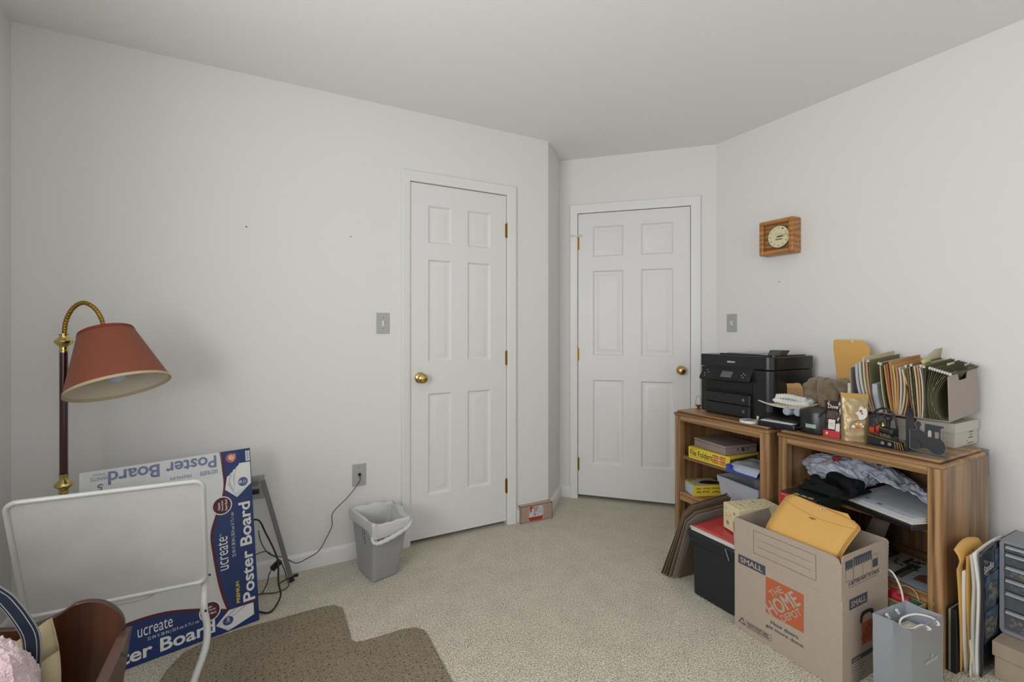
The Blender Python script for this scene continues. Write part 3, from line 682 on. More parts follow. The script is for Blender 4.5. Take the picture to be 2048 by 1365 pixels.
# ---------------------------------------------------------------- chair mat
mp_ = [(.045, 2.197), (.235, 2.202), (.285, 2.190), (.312, 2.150), (.311, 1.915), (.325, 1.893), (.35, 1.885), (.505, 1.885), (.555, 1.872), (.580, 1.835), (.583, 1.78), (.578, 1.0), (-.36, 1.0), (-.345, 1.70), (-.325, 1.93), (-.300, 2.05), (-.255, 2.14), (-.16, 2.185), (-.05, 2.195)]
b = B(); b.prism(mp_, .001, .0065, 2); tag(obj('chair_mat', b, MATM, bev=.0025), 'taupe brown chair mat with a stepped corner lying on the carpet', 'mat')

# ---------------------------------------------------------------- wastebasket, liner, rooster box
t = thing('wastebasket', 'grey plastic wastebasket standing beside the narrow door', 'wastebasket', (.53, 2.40, 0))
BINM = mat('bin_grey', '97989c', .42)
def binc(z, x):                                    # the four corners of the bin at height z
    f0 = [Vector((.470, 2.300, 0)), Vector((.605, 2.338, 0)), Vector((.574, 2.520, 0)), Vector((.432, 2.480, 0))]
    f1 = [Vector((.462, 2.235, .30)), Vector((.632, 2.245, .30)), Vector((.618, 2.515, .30)), Vector((.402, 2.505, .30))]
    k = z/.30; return [f0[i].lerp(f1[i], k)+x*((f0[i]+f1[i])/2-Vector((.525, 2.39, .15))).normalized()*Vector((1, 1, 0)).length*0 for i in range(4)]
def binring(z, grow=0, r=.018, n=5):
    c = binc(z, 0); cen = sum(c, Vector())/4; c = [cen+(p-cen)*(1+grow) for p in c]; P = []
    for i in range(4):
        p, a, d = c[i], c[i-1], c[(i+1) % 4]; u, v = (a-p).normalized(), (d-p).normalized()
        for k in range(n+1):
            s = k/n; P.append(p+u*r*(1-s)**2+v*r*s**2)
    return P
def loft(b, rings, cap0=True, cap1=False):
    n = len(rings[0]); V = [p for r_ in rings for p in r_]; F = []
    for i in range(len(rings)-1):
        for j in range(n): F.append((i*n+j, i*n+(j+1) % n, (i+1)*n+(j+1) % n, (i+1)*n+j))
    if cap0: F.append(tuple(range(n-1, -1, -1)))
    if cap1: F.append(tuple((len(rings)-1)*n+j for j in range(n)))
    return b.add(V, F)
b = B(); loft(b, [binring(.002, -.06), binring(.006)]+[binring(.03*k) for k in range(1, 9)]+[binring(.283), binring(.285, .03), binring(.300, .035), binring(.300, .0), binring(.285, -.03), binring(.15, -.05), binring(.012, -.06)], True, True)
obj('bin_body', b, BINM, t, smooth=30)
b = B(); random.seed(4)
c = binc(.15, 0); A_, B_ = binc(.22, 0)[3], binc(.22, 0)[0]; A2, B2 = binc(.12, 0)[3], binc(.12, 0)[0]
nrm = (B_-A_).cross(A2-A_).normalized()
if nrm.dot(Vector((1, 0, 0))) > 0: nrm = -nrm
for k in range(15):
    uu, vv = .56+random.uniform(-.07, .07), random.uniform(-.35, .45); p = A_.lerp(B_, uu).lerp(A2.lerp(B2, uu), vv)+nrm*.0006
    M0 = frame(p, (B_-A_), (A_-A2)); rr0 = random.uniform(.0030, .0062)
    if M0.col[2].xyz.dot(nrm) < 0: M0 = frame(p, -(B_-A_), (A_-A2))
    flat(b, M0, [(rr0*random.uniform(.5, 1.2)*math.cos(a), rr0*random.uniform(.6, 1.4)*math.sin(a)) for a in [2*PI*i/8 for i in range(8)]], 0)
obj('ink_marks', b, INK, t)
t2 = thing('bin_liner', 'crumpled translucent white plastic bag lining the grey wastebasket', 'bin liner', (.53, 2.38, .20))
LINR = mat('liner_film', 'c9c9c7', .35, alpha=.93, bump=(30, .25), coat=.2)
def liner(u, v):
    ring_in = [(-.10, .04), (-.06, .16), (-.03, .29), (.03, .318), (.065, .308), (.075, .288)]
    n = 4*6; RGS = liner.r
    i = u*n; k = int(i) % n; f_ = i-int(i); j = v*(len(RGS)-1); a = min(int(j), len(RGS)-2); g_ = j-a
    p = RGS[a][k].lerp(RGS[a][(k+1) % n], f_).lerp(RGS[a+1][k].lerp(RGS[a+1][(k+1) % n], f_), g_)
    ang = u*2*PI; drop = 0
    # front overhang droops lower near the front right side
    if v > .62:
        dd = math.exp(-((u-.10)/.13)**2)+.45*math.exp(-((u-.86)/.14)**2); drop = dd*(v-.62)*.14
        if .17 < u < .27: drop += (v-.62)*.02
    nz = noise.noise(Vector((p.x*28, p.y*28, p.z*16)))*.007+(.5-abs(noise.noise(Vector((p.x*60, p.y*60, p.z*24)))))*.009-.004
    cen = Vector((.53, 2.39, p.z)); o_ = (p-cen).normalized()
    return p+o_*(nz+(.004 if v > .62 else -.004))+Vector((0, 0, -drop+(nz*1.4 if v > .4 else 0)))
liner.r = [binring(.03, -.18), binring(.15, -.12), binring(.25, -.10), binring(.295, -.07), binring(.311, .0), binring(.311, .05), binring(.300, .070), binring(.287, .075), binring(.274, .066)]
b = B(); b.grid(liner, 140, 40, True); obj('film', b, LINR, t2, smooth=70)
b = B(); rg = binring(.272, .12); n0 = 0
path = smoothpath([rg[1]+Vector((0, 0, -.02)), rg[3]+Vector((0, -.004, -.045)), rg[5]+Vector((.02, -.006, -.048)), rg[5].lerp(rg[6], .5)+Vector((.01, -.008, -.03)), rg[6]+Vector((0, -.004, -.004)), rg[8]+Vector((.004, 0, .018)), rg[10]+Vector((.004, 0, .03))], 8)
b.tube(path, [.006+.005*math.sin(PI*i/(len(path)-1))+.0015*math.sin(i*1.7) for i in range(len(path))], 10)
obj('twisted_edge', b, LINR, t2, smooth=80)

t = thing('tissue_box', 'small patterned box with a white hen picture at the foot of the wall corner', 'box', (1.53, 2.55, 0), 0)
RFm = mat('box_pinkish', 'b39b8c', .6); EDG = mat('box_edge', '3a1b14', .6)
x0, x1, y0, y1, zz = 1.436, 1.652, 2.512, 2.585, .103
fa, fb_ = PZ(1042, 1049, 0), PZ(1103, 1037, 0)
RB = frame(fa, fb_-fa, (0, 0, 1)); Wb = .224; Db = .078
b = B(); b.M = RB; b.box((0, 0, -Db), (Wb, .104, 0)); obj('carton', b, RFm, t)
b = B(); b.M = RB
for (p0, p1) in (((0, 0, 0), (Wb, 0, 0)), ((0, .104, 0), (Wb, .104, 0)), ((0, 0, 0), (0, .104, 0)), ((Wb, 0, 0), (Wb, .104, 0)), ((0, .104, 0), (0, .104, -Db)), ((0, 0, 0), (0, 0, -Db)), ((0, 0, -Db), (0, .104, -Db)), ((Wb, .104, 0), (Wb, .104, -Db)), ((0, .104, -Db), (Wb, .104, -Db))): b.tube([p0, p1], .0016, 6)
obj('dark_edges', b, EDG, t)
b = B()
for i in range(22):
    for j in range(10):
        x, y = .010+i*.0096+(j % 2)*.0048, .006+j*.0097
        if not (.050 < x < .165 and y > .012): flat(b, RB, [(x-.0022, y), (x, y-.0030), (x+.0022, y), (x, y+.0030)], .0005)
obj('diamond_pattern', b, EDG, t)
b = B(); flat(b, RB, cr([(.054, .032), (.064, .058), (.066, .078), (.075, .090), (.086, .082), (.092, .062), (.104, .056), (.116, .066), (.124, .088), (.136, .097), (.150, .088), (.158, .068), (.155, .046), (.142, .032), (.054, .032)], 4), .0008); obj('hen_picture', b, mat('hen_white', 'c9c6cc', .6), t)
b = B(); flat(b, RB, cr([(.062, .086), (.066, .099), (.075, .098), (.078, .092), (.083, .096), (.086, .088), (.078, .084), (.074, .076), (.078, .066), (.070, .062), (.066, .072), (.062, .086)], 3), .0011); flat(b, RB, [(.052, .030), (.158, .030), (.148, .008), (.062, .008)], .0010)
obj('hen_comb_and_nest', b, mat('hen_red', 'a8321e', .6), t)
b = B(); flat(b, RB, circ(.096, .046, .010, 12), .0012); flat(b, RB, circ(.118, .044, .005, 8), .0012); flat(b, RB, circ(.132, .056, .005, 8), .0012)
for k in range(5): flat(b, RB, [(.122+k*.007, .052), (.1235+k*.007, .052), (.127+k*.0065, .088-.003*k), (.1255+k*.0065, .088-.003*k)], .0012)
obj('feather_marks', b, mat('hen_blue', '8f94ad', .6), t)

# ================================================================ ON THE LEFT BOOKCASE
TZ = .748
PLUM = mat('printer_black', '17171a', .30); PG = mat('printer_gloss', '0e0e10', .12); PH = mat('printer_handle', '3a3a3d', .3)
t = thing('printer', 'large black multifunction printer on the bookcase nearer the angled-wall door', 'printer', (2.40, 1.67, TZ))
def plan(x0, x1, y0, y1, rf, rb, n=7):
    P = []
    for cx, cy, a0, r_ in ((x0+rf, y0+rf, 180, rf), (x1-rb, y0+rb, 270, rb), (x1-rb, y1-rb, 0, rb), (x0+.012, y1-.012, 90, .012)):
        for k in range(n+1): a = R(a0+90*k/n); P.append((cx+r_*math.cos(a), cy+r_*math.sin(a)))
    return P
b = B(); b.prism(plan(2.25, 2.61, 1.452, 1.884, .045, .02), .757, 1.010); obj('body', b, PLUM, t, bev=.003)
b = B(); b.prism(plan(2.248, 2.612, 1.450, 1.886, .046, .02), 1.013, 1.081); obj('scanner_lid', b, PLUM, t, bev=.004)
b = B(); b.prism(plan(2.30, 2.58, 1.47, 1.80, .02, .02), 1.081, 1.088); b.box((2.34, 1.60, 1.088), (2.54, 1.78, 1.0895)); obj('feeder_cover', b, PG, t, bev=.002)
b = B(); b.add([(2.33, 1.475, 1.086), (2.41, 1.475, 1.086), (2.44, 1.475, 1.112), (2.365, 1.475, 1.112), (2.33, 1.53, 1.086), (2.41, 1.53, 1.086), (2.44, 1.54, 1.112), (2.365, 1.54, 1.112)], [(0, 1, 2, 3), (7, 6, 5, 4), (0, 4, 5, 1), (1, 5, 6, 2), (2, 6, 7, 3), (3, 7, 4, 0)]); obj('paper_stop_flap', b, PH, t, bev=.002)
b = B(); b.box((2.37, 1.4495, 1.045), (2.42, 1.4515, 1.074)); obj('side_recess', b, BLACKM, t)
b = B(); b.box((2.318, 1.4500, 1.0), (2.345, 1.4530, 1.008)); obj('side_button', b, BLACKM, t)
b = B(); b.box((2.247, 1.545, .957), (2.252, 1.828, 1.022)); obj('panel_recess', b, mat('deep_black', '060607', .5), t)
b = B(); b.add([(2.248, 1.555, 1.008), (2.248, 1.865, 1.000), (2.212, 1.865, .950), (2.212, 1.555, .953), (2.252, 1.555, .986), (2.252, 1.865, .978), (2.222, 1.865, .936), (2.222, 1.555, .939)], [(0, 1, 2, 3), (7, 6, 5, 4), (0, 4, 5, 1), (1, 5, 6, 2), (2, 6, 7, 3), (3, 7, 4, 0)]); cp_ = obj('control_panel', b, PLUM, t, bev=.003)
KF = frame((2.248, 1.865, 1.002), (0, -1, 0), (-.036, 0, -.052)); 
b = B(); M_ = KF
def kp(a, c): return (2.248-.036*c-.0015, 1.865-.31*a, 1.004-.052*c+.0015)
b.add([kp(.30, .12), kp(.80, .12), kp(.80, .92), kp(.30, .92)], [(0, 1, 2, 3)]); obj('screen_glass', b, PG, cp_)
b = B(); b.add([(x-.0006, y, z+.0006) for x, y, z in (kp(.44, .25), kp(.66, .25), kp(.66, .85), kp(.44, .85))], [(0, 1, 2, 3)]); obj('touch_screen', b, mat('lcd_grey', '5d5f60', .2), cp_)
b = B()
for a, c in ((.13, .25), (.17, .50), (.10, .62), (.12, .85), (.86, .35), (.90, .45), (.84, .55), (.88, .72)): b.frus(kp(a, c), .0028, Vector(kp(a, c))+Vector((-.001, 0, .001)), .0028, 8)
obj('buttons', b, mat('button_marks', 'b5b7ba', .4), cp_)
b = B(); b.box((2.247, 1.556, .886), (2.252, 1.842, .935)); obj('output_slot', b, mat('deep_black', ''), t)
b = B(); b.box((2.222, 1.562, .880), (2.26, 1.838, .884)); b.box((2.232, 1.64, .884), (2.26, 1.80, .888)); obj('output_tray', b, BLACKG, t, bev=.001)
for z0, z1, s in ((.760, .818, '2'), (.822, .877, '1')):
    b = B(); b.prism(plan(2.226, 2.26, 1.556, 1.842, .012, .002), z0, z1); cs = obj('paper_cassette', b, PLUM, t, bev=.003)
    b = B(); PFm = frame((2.2255, 1.600, (z0+z1)/2-.006), (0, -1, 0), (0, 0, 1))
    for q_ in (rect(0, 0, .012, .0012), rect(0, .0118, .012, .013), rect(0, 0, .0012, .013), rect(.0108, 0, .012, .013)): flat(b, PFm, q_, .0006)
    put_text(b, s, PFm, .004, .003, .004, .007, .0006, 0, .02); obj('cassette_number', b, mat('label_grey', 'a9abac', .4), cs, smooth=0)
b = B(); b.box((2.2235, 1.70, .865), (2.2265, 1.735, .878)); obj('cassette_latch', b, mat('deep_black', ''), t)
b = B(); put_text(b, 'EPSON', frame((2.2475, 1.705, 1.040), (0, -1, 0), (0, 0, 1)), 0, 0, .046, .0095, .0008, 0, .04); obj('maker_lettering', b, mat('label_white', 'd5d5d5', .4), t, smooth=0)
b = B()
for x in (2.28, 2.58):
    for y in (1.49, 1.85): b.box((x-.01, y-.01, TZ), (x+.01, y+.01, .758))
obj('rubber_feet', b, BLACKM, t)

t = thing('candle_cup', 'tiny brass cup with a wire loop beside the printer', 'cup', (2.285, 1.927, TZ))
b = B(); b.M = Matrix.Translation((2.285, 1.930, TZ)); b.lathe([(.001, 0), (.011, 0), (.011, .003), (.007, .006), (.008, .014), (.013, .018), (.018, .021), (.0185, .025), (.016, .026), (.010, .020), (.001, .018)], 24); obj('cup', b, mat('copper_brass', '9c6a3a', .3, .9), t)
b = B(); c0_ = Vector((2.285, 1.930, TZ+.024)); b.tube([c0_+Vector((0, .020*math.cos(a)*1.0, .055*math.sin(a))) for a in [PI*i/18 for i in range(19)]], .0011, 6); obj('wire_loop', b, mat('wire_dark', '5d5a52', .4, .7), t)

t = thing('tape_roll', 'roll of white tape lying flat in front of the printer', 'tape', (2.19, 1.535, TZ))
b = B(); b.M = Matrix.Translation((2.19, 1.535, TZ)); b.lathe([(.036, 0), (.045, 0), (.045, .012), (.036, .012), (.036, 0)], 40, False); obj('tape', b, WHITEP, t)

# notebook, folder, rolls, card and bag of rope stacked beside the printer
def slab(name, label, cat, x0, x1, y0, y1, z0, z1, m, rz=0, bev=.001, group=None):
    c = ((x0+x1)/2, (y0+y1)/2, z0)
    t = thing(name, label, cat, c, 0, group)
    b = B(); b.M = Matrix.Translation(c) @ Matrix.Rotation(rz, 4, 'Z'); b.box((x0-c[0], y0-c[1], 0), (x1-c[0], y1-c[1], z1-z0))
    return t, b
NBX = (2.168, 2.36, 1.302, 1.480)
t, b = slab('zip_binder', 'thick dark navy binder lying flat between printer and black cylinder', 'binder', *NBX, TZ, TZ+.026, BLACKP, R(4)); obj('cover', b, mat('navy_vinyl', '161a24', .3, coat=.3), t, bev=.006, seg=3)
b = B(); b.M = Matrix.Translation((2.264, 1.375, TZ+.0265)) @ Matrix.Rotation(R(5), 4, 'Z'); b.box((-.088, -.058, 0), (.088, .092, .003)); obj('paper_pad', b, PAPER, t)
t = thing('black_folder', 'thin black presentation folder tilted on top of the navy binder', 'folder', (2.28, 1.38, TZ+.031))
b = B(); b.M = Matrix.Translation((2.285, 1.385, TZ+.045)) @ Matrix.Rotation(R(8), 4, 'Z') @ Matrix.Rotation(R(-4), 4, 'Y') @ Matrix.Rotation(R(5), 4, 'X'); b.box((-.085, -.075, 0), (.10, .10, .0035)); b.box((-.083, -.073, -.005), (.10, .09, -.0025)); obj('cover', b, BLACKP, t, bev=.0008)
b = B(); b.M = Matrix.Translation((2.172, 1.478, TZ+.030)); b.box((0, -.006, .0), (.002, .004, .012)); b.box((0, -.006, -.006), (.002, .006, -.003)); obj('yellow_tag', b, mat('tag_yellow', 'd9d08a', .5), t)
for k, (u, v) in enumerate(((1572, 821), (1594, 823))):
    p = PX(u, v, 2.235); t = tag(None or obj('yarn_roll', B().tube([p+Vector((x_, .0, -.006)) for x_ in (0, .001, .006, .10, .105)], [.002, .017, .020, .020, .002], 22), mat('pale_blue_foam', 'a4adb8', .9, bump=(500, .4)), smooth=50), ('left', 'right')[k]+'-hand pale blue foam roll under the card by the black cylinder', 'roll')
t = thing('card_sheet', 'cream printed card under the bag of white cord', 'card', (2.29, 1.39, .836))
b = B()
def card(u, v): return (2.235+.13*v, 1.520-.235*u, .850-.012*math.sin(u*PI)+.014*v+.008*(1-u)**3)
b.grid(card, 16, 8); obj('sheet', b, mat('card_cream', 'cfc6b0', .7), t, solid=.001)
b = B()
for k in range(5): b.grid(lambda u, v, k=k: tuple(Vector(card(.03+.20*u, .10+k*.17+.05*v))+Vector((0, 0, .0012))), 6, 2)
obj('print_lines', b, mat('print_brown', '8f8676', .8), t)
t = thing('rope_pack', 'clear bag of coiled ribbed white cord on the cream card', 'cord pack', (2.33, 1.40, .86))
random.seed(7)
ROPE = mat('white_rope', 'd6d5cf', .8)
for z_, y0_, y1_, x_ in ((.862, 1.30, 1.470, 2.29), (.884, 1.32, 1.465, 2.30), (.868, 1.31, 1.46, 2.33)):
    b = B(); n_ = 70; pts = []; rr = []
    for i in range(n_): k = i/(n_-1); pts.append((x_+.01*math.sin(k*5), y0_+(y1_-y0_)*k, z_+.004*math.sin(k*6+z_*90))); rr.append(.0125+.0022*math.sin(i*1.25))
    b.tube(pts, rr, 14); obj('cord_coil', b, ROPE, t, smooth=80)
b = B()
for k in range(3): b.tube(smoothpath([(2.30, 1.455+.008*k, .855), (2.31, 1.485+.006*k, .862+.006*k), (2.32, 1.475+.006*k, .885), (2.33, 1.455, .892)], 5), .010, 10)
obj('cord_bend', b, ROPE, t, smooth=80)
def crumple(c, rx, ry, rz_, seed, amp=.12, fr=3.0, flat_=.35, sharp=1.0):
    def f(u, v):
        th, ph = 2*PI*u, PI*v; d = Vector((math.cos(th)*math.sin(ph), math.sin(th)*math.sin(ph), math.cos(ph))); o = Vector((seed, seed*.7, 1))
        r = 1+amp*noise.noise(d*fr+o)*2+amp*.6*(abs(noise.noise(d*fr*2.3+o))*2-.5)*sharp+amp*.25*noise.noise(d*fr*6+o)
        z = d.z*rz_*r
        if z < -rz_*flat_: z = -rz_*flat_+(z+rz_*flat_)*.12
        return (c[0]+d.x*rx*r, c[1]+d.y*ry*r, c[2]+z)
    return f
FILM = mat('clear_bag', 'dfe3e6', .12, alpha=.16, coat=.5)
b = B(); b.grid(crumple((2.325, 1.392, .874), .055, .100, .026, 3, .09), 70, 40, True); obj('clear_bag', b, FILM, t, smooth=80)
# small brown carton
t = thing('small_carton', 'little brown cardboard box with an open flap against the printer side', 'box', (2.45, 1.45, TZ))
b = B(); p0 = PX(1580, 775, 2.43); b.M = frame((2.372, 1.462, .80), (.15, -1, 0), (0, 0, 1)); b.box((0, 0, -.06), (.085, .125, 0)); obj('carton', b, mat('brown_card', 'a17a4f', .8), t)
b = B(); b.M = frame((2.372, 1.462, .925), (.15, -1, 0), (-.10, 0, .5)); b.prism([(0, 0), (.085, 0), (.074, .026), (.055, .028), (.045, .024), (.010, .020), (-.012, .019)], 0, .001); obj('flap', b, mat('brown_card_light', 'b98f5e', .8), t)
b = B(); FB = frame((2.378, 1.430, .895), (.15, -1, 0), (0, 0, 1))
for a in range(5): flat(b, FB @ Matrix.Rotation(a*PI/5+.2, 4, 'Z'), rect(-.012, -.0009, .012, .0009), .001)
obj('tape_star', b, mat('tape_brown', '5f4a34', .7), t)
# gloves
GL = mat('taupe_suede', '84735b', .95, bump=(300, .5), sheen=.4, spots=(35, '6f5f49', .4, .65))
for k, (lb, ps) in enumerate((
    ('taupe suede glove draped over, its fingers hanging beside the brown carton', [[(1622, 765), (1618, 785), (1621, 812)], [(1633, 762), (1632, 790), (1634, 822)], [(1645, 763), (1646, 790), (1646, 824)], [(1614, 772), (1612, 790), (1613, 800)]]),
    ('taupe suede glove lying folded behind the dark chocolate pouch', [[(1656, 768), (1658, 788), (1660, 812)], [(1668, 770), (1669, 788), (1671, 808)], [(1678, 764), (1684, 775), (1687, 790)], [(1692, 768), (1694, 785), (1694, 800)]]))):
    b = B()
    for j, F_ in enumerate(ps):
        pts = [PX(u, v, 2.41-.015*(i == 2)+.012*(j % 2)) for i, (u, v) in enumerate(F_)]
        pts = [pts[0]+Vector((.05, 0, -.005))]+pts; pts = smoothpath(pts, 6)
        b.tube(pts, [.019+.003*math.sin(i*.6+j) if i < len(pts)-3 else .016-.004*(i-len(pts)+3) for i in range(len(pts))], 14)
    c_ = PX(1632 if k == 0 else 1676, 778, 2.46); b.grid(crumple(tuple(c_), .055, .050, .045, 9+k, .08), 30, 20, True)
    b.grid(crumple((c_.x, c_.y, .83), .055, .050, .095, 19+k, .06, flat_=.86), 30, 20, True)
    tag(obj('work_glove', b, GL, remesh=.0045), lb, 'glove')
# black cylinder device with cord
t = thing('black_speaker', 'black half-round electronic device with a cord and pale label on the right bookcase', 'device', (2.29, 1.235, TZ))
c_ = (2.275, 1.232, TZ)
c_ = (2.262, 1.236, TZ)
b = B(); b.M = Matrix.Translation(c_) @ Matrix.Diagonal((1.12, 1.12, 1.08, 1)); b.lathe([(.001, 0), (.070, 0), (.072, .004), (.072, .017), (.069, .020), (.069, .086), (.066, .094), (.040, .104), (.001, .106)], 56); obj('body', b, BLACKP, t, smooth=30)
b = B(); b.M = Matrix.Translation(c_) @ Matrix.Diagonal((1.12, 1.12, 1.08, 1))
for i in range(8):
    a0, a1 = R(168+i*4), R(172+i*4); b.add([(.0698*math.cos(a0), .0698*math.sin(a0), .026), (.0698*math.cos(a1), .0698*math.sin(a1), .026), (.0698*math.cos(a1), .0698*math.sin(a1), .042), (.0698*math.cos(a0), .0698*math.sin(a0), .042)], [(0, 1, 2, 3)])
obj('rating_label', b, mat('label_pale', '9aa5a8', .4), t)
b = B(); b.tube(smoothpath([PX(1662, 812, 2.25), PX(1650, 822, 2.205), PX(1632, 840, 2.195), PX(1612, 851, 2.190), PX(1592, 857, 2.185), Vector((2.18, 1.33, .752)), Vector((2.20, 1.36, .752))], 8), .0032, 8); obj('cord', b, CORD, t)

# ---------------------------------------------------------------- ON THE RIGHT BOOKCASE
t = thing('manila_envelope', 'tall yellow clasp envelope standing upright behind the suede gloves', 'envelope', (2.56, 1.25, TZ))
yy0, yy1 = PX(1668, 680, 2.56).y, PX(1741, 685, 2.56).y
def me(u, w): return (2.56+.012*math.sin(w*3), yy0+(yy1-yy0)*u-.02*(1-w)*u*0, TZ+w*.425)
EF = frame((2.56, yy0, TZ), (0, -1, 0), (0, 0, 1)); We = yy0-yy1
b = B(); b.M = EF; zt_ = .422
b.prism([(.016, 0), (We-.004, 0), (We, .35), (We, .385), (We-.030, zt_-.002), (.006, zt_), (0, zt_-.010), (0, zt_-.050), (.014, .25)], 0, .006); obj('body', b, MANILA, t, bev=.001)
b = B(); b.M = EF; b.frus((We*.54, zt_-.008, .006), .005, (We*.54, zt_-.008, .0075), .005, 14); obj('reinforced_hole', b, mat('pale_ring', 'e0cfa0', .7), t)
t = thing('red_box', 'narrow red carton standing behind the gold coffee bag', 'box', (2.42, 1.13, TZ))
b = B(); ya, yb_ = PX(1700, 765, 2.42).y, PX(1725, 765, 2.42).y; zt2 = PX(1722, 760, 2.42).z
b.box((2.42, yb_, TZ), (2.50, ya, zt2)); obj('carton', b, RED, t, bev=.001)
b = B(); b.box((2.405, PX(1717, 768, 2.405).y, TZ), (2.418, PX(1695, 768, 2.405).y, PX(1700, 767, 2.405).z)); cd_ = tag(obj('card_packet', b, PAPER, bev=.001), 'white card packet with black lettering between gold bag and red carton', 'card')
b = B(); put_text(b, 'SALE', frame((2.404, PX(1706, 785, 2.404).y, PX(1706, 789, 2.404).z), (0, -.45, .9), (0, -.9, -.45)), 0, -.004, .022, .006, .0006, 0, .02) if 0 else None
for k in range(4): b.box((2.4035, PX(1706+k*2.6, 780, 2.404).y-.0015, .938-.002*k), (2.4048, PX(1706+k*2.6, 780, 2.404).y+.0015, .962-.003*(k % 2)))
obj('lettering', b, INK, cd_)
for k, (u0, u1, v) in enumerate(((1686, 1691, 773), (1691, 1695, 769))):
    b = B(); a_, c_ = PX(u0, v, 2.41), PX(u1, v, 2.41); b.box((2.41, c_.y, TZ), (2.43, a_.y, a_.z)); tag(obj('card_packet', b, [mat('pink_card', 'cfae9f', .7), PAPER][k], bev=.0008), ('pinkish card edge nearest the manila envelope behind the gold bag', 'thin white card edge behind the gold bag, left of the lettered card')[k], 'card')
# dark chocolate pouch
def pouch(name, label, cat, F, w, h, d, m, lower=None):
    t = thing(name, label, cat, F @ Vector((w/2, 0, -d/2)))
    def f(u, v):
        th = 2*PI*u; k = v; dd = d*(1-.93*k**1.4)/2
        ww = w*(1-.03*math.sin(k*PI)); cx = math.cos(th); sx_ = math.sin(th)
        x = w/2+ww/2*math.copysign(abs(cx)**.45, cx); z = -d/2+dd*math.copysign(abs(sx_)**.7, sx_)
        nz = .0022*noise.noise(Vector((x*60, k*9, z*40+h*50)))+.0012*noise.noise(Vector((x*140, k*25, z*80)))
        return tuple(F @ Vector((x, k*h, z+nz*(1 if .03 < k < .97 else .2))))
    b = B(); b.grid(f, 64, 34, True); n = 64
    b.f.append(tuple(range(n-1, -1, -1))); b.m.append(0)
    return t, obj('pouch_film', b, m, t, smooth=60), f
a_, c_ = Vector((2.196, 1.183, TZ)), Vector((2.205, 1.116, TZ))
DF = frame(a_, c_-a_, (.05, 0, 1)); DW = .068
t, _, f = pouch('chocolate_pouch', 'dark brown foil chocolate pouch with red base beside the gold bag', 'pouch', DF, DW, .158, .030, mat('brown_foil', '33201c', .22, .35, coat=.5))
def on_pouch(F, w, h, d):                          # a point on the front of a pouch, from (x, y) of its face
    return lambda x, y, lift: tuple(F @ Vector((x, y, -d/2+d*(1-.93*(y/h)**1.4)/2+lift)))
def pp_poly(b, G, pts, lift=.0015, n=4):
    (x0, y0), (x1, y1) = pts; b.grid(lambda u, v: G(x0+(x1-x0)*u, y0+(y1-y0)*v, lift), n, n)
def pp_text(b, G, s, x, y, w, h, lift=.002, bold=0, shear=0):
    v, f = glyphs(s, bold, shear); b.add([G(x+p[0]*w, y+p[1]*h, lift) for p in v], f)
G = on_pouch(DF, DW, .158, .030)
b = B(); pp_poly(b, G, ((.001, .001), (.066, .030)), .0022); obj('red_base_print', b, mat('pouch_red', 'b8252c', .3, coat=.4), t)
b = B(); pp_text(b, G, 'Dove', .014, .126, .040, .016, .0028, .02, .2); pp_poly(b, G, ((.020, .036), (.046, .078)), .0030); pp_poly(b, G, ((.049, .030), (.064, .062)), .0030)
pp_poly(b, G, ((.012, .012), (.020, .022)), .0032); obj('pale_print', b, mat('pouch_white', 'd5cfc8', .4), t, smooth=0)
b = B()
for k in range(9): pp_poly(b, G, ((.012, .084+k*.0036), (.056-.006*(k % 3), .0848+k*.0036)), .0028, 2)
pp_poly(b, G, ((.024, .052), (.042, .054)), .0034, 2); pp_poly(b, G, ((.024, .060), (.042, .062)), .0034, 2); obj('small_print', b, mat('pouch_grey', '8f7f78', .5), t)
# gold bag
a_, c_ = Vector((2.150, 1.073, TZ)), Vector((2.226, .995, TZ))
a_, c_ = Vector((2.185, 1.105, TZ)), Vector((2.232, 1.020, TZ))
GF = frame(a_, c_-a_, (.0, 0, 1)); GW = .098
GOLD = mat('gold_foil', '94805a', .38, .4, bump=(14, .08), coat=.3)
t, _, f = pouch('coffee_bag', 'gold foil food bag with a pastry picture in front of the file box', 'bag', GF, GW, .200, .058, GOLD)
G = on_pouch(GF, GW, .200, .058)
b = B(); pp_poly(b, G, ((0.001, .182), (GW-.001, .198)), .0026); obj('top_seal', b, mat('gold_seal', 'a07f3c', .4, .5), t)
b = B(); blobp = cr([(.050, .118), (.062, .128), (.064, .142), (.074, .148), (.082, .138), (.088, .142), (.092, .122), (.088, .104), (.078, .094), (.064, .092), (.060, .108), (.050, .118)], 3)
b.add([G(x, y, .0034) for x, y in blobp], [tuple(range(len(blobp)))]); obj('picture_pale', b, mat('picture_white', 'd8cfc6', .6), t)
b = B()
for cx, cy, r_, m_ in ((.070, .128, .006, 0), (.074, .118, .004, 0), (.052, .068, .005, 1), (.060, .060, .006, 2), (.066, .066, .005, 1), (.044, .062, .006, 3), (.056, .074, .004, 4), (.070, .074, .005, 4), (.076, .066, .004, 3)):
    b.mi = m_; P_ = circ(cx, cy, r_, 10); b.add([G(x, y, .0040) for x, y in P_], [tuple(range(10))])
b.mi = 0
obj('picture_sweets', b, [mat('sw_brown', '8a4a3c', .5), mat('sw_orange', 'd07a3a', .5), mat('sw_red', 'c0452e', .5), mat('sw_white', 'd9d9e6', .5), mat('sw_cream', 'e2d3a0', .5)], t)
b = B()
for k in range(12): pp_poly(b, G, ((.010, .100+k*.0055), (.040-.005*(k % 3), .1012+k*.0055)), .0032, 2)
pp_poly(b, G, ((.030, .168), (.060, .1705)), .0032, 2); pp_poly(b, G, ((.036, .174), (.052, .177)), .0032, 2); obj('fine_print', b, mat('gold_print', 'd2bb86', .5), t)
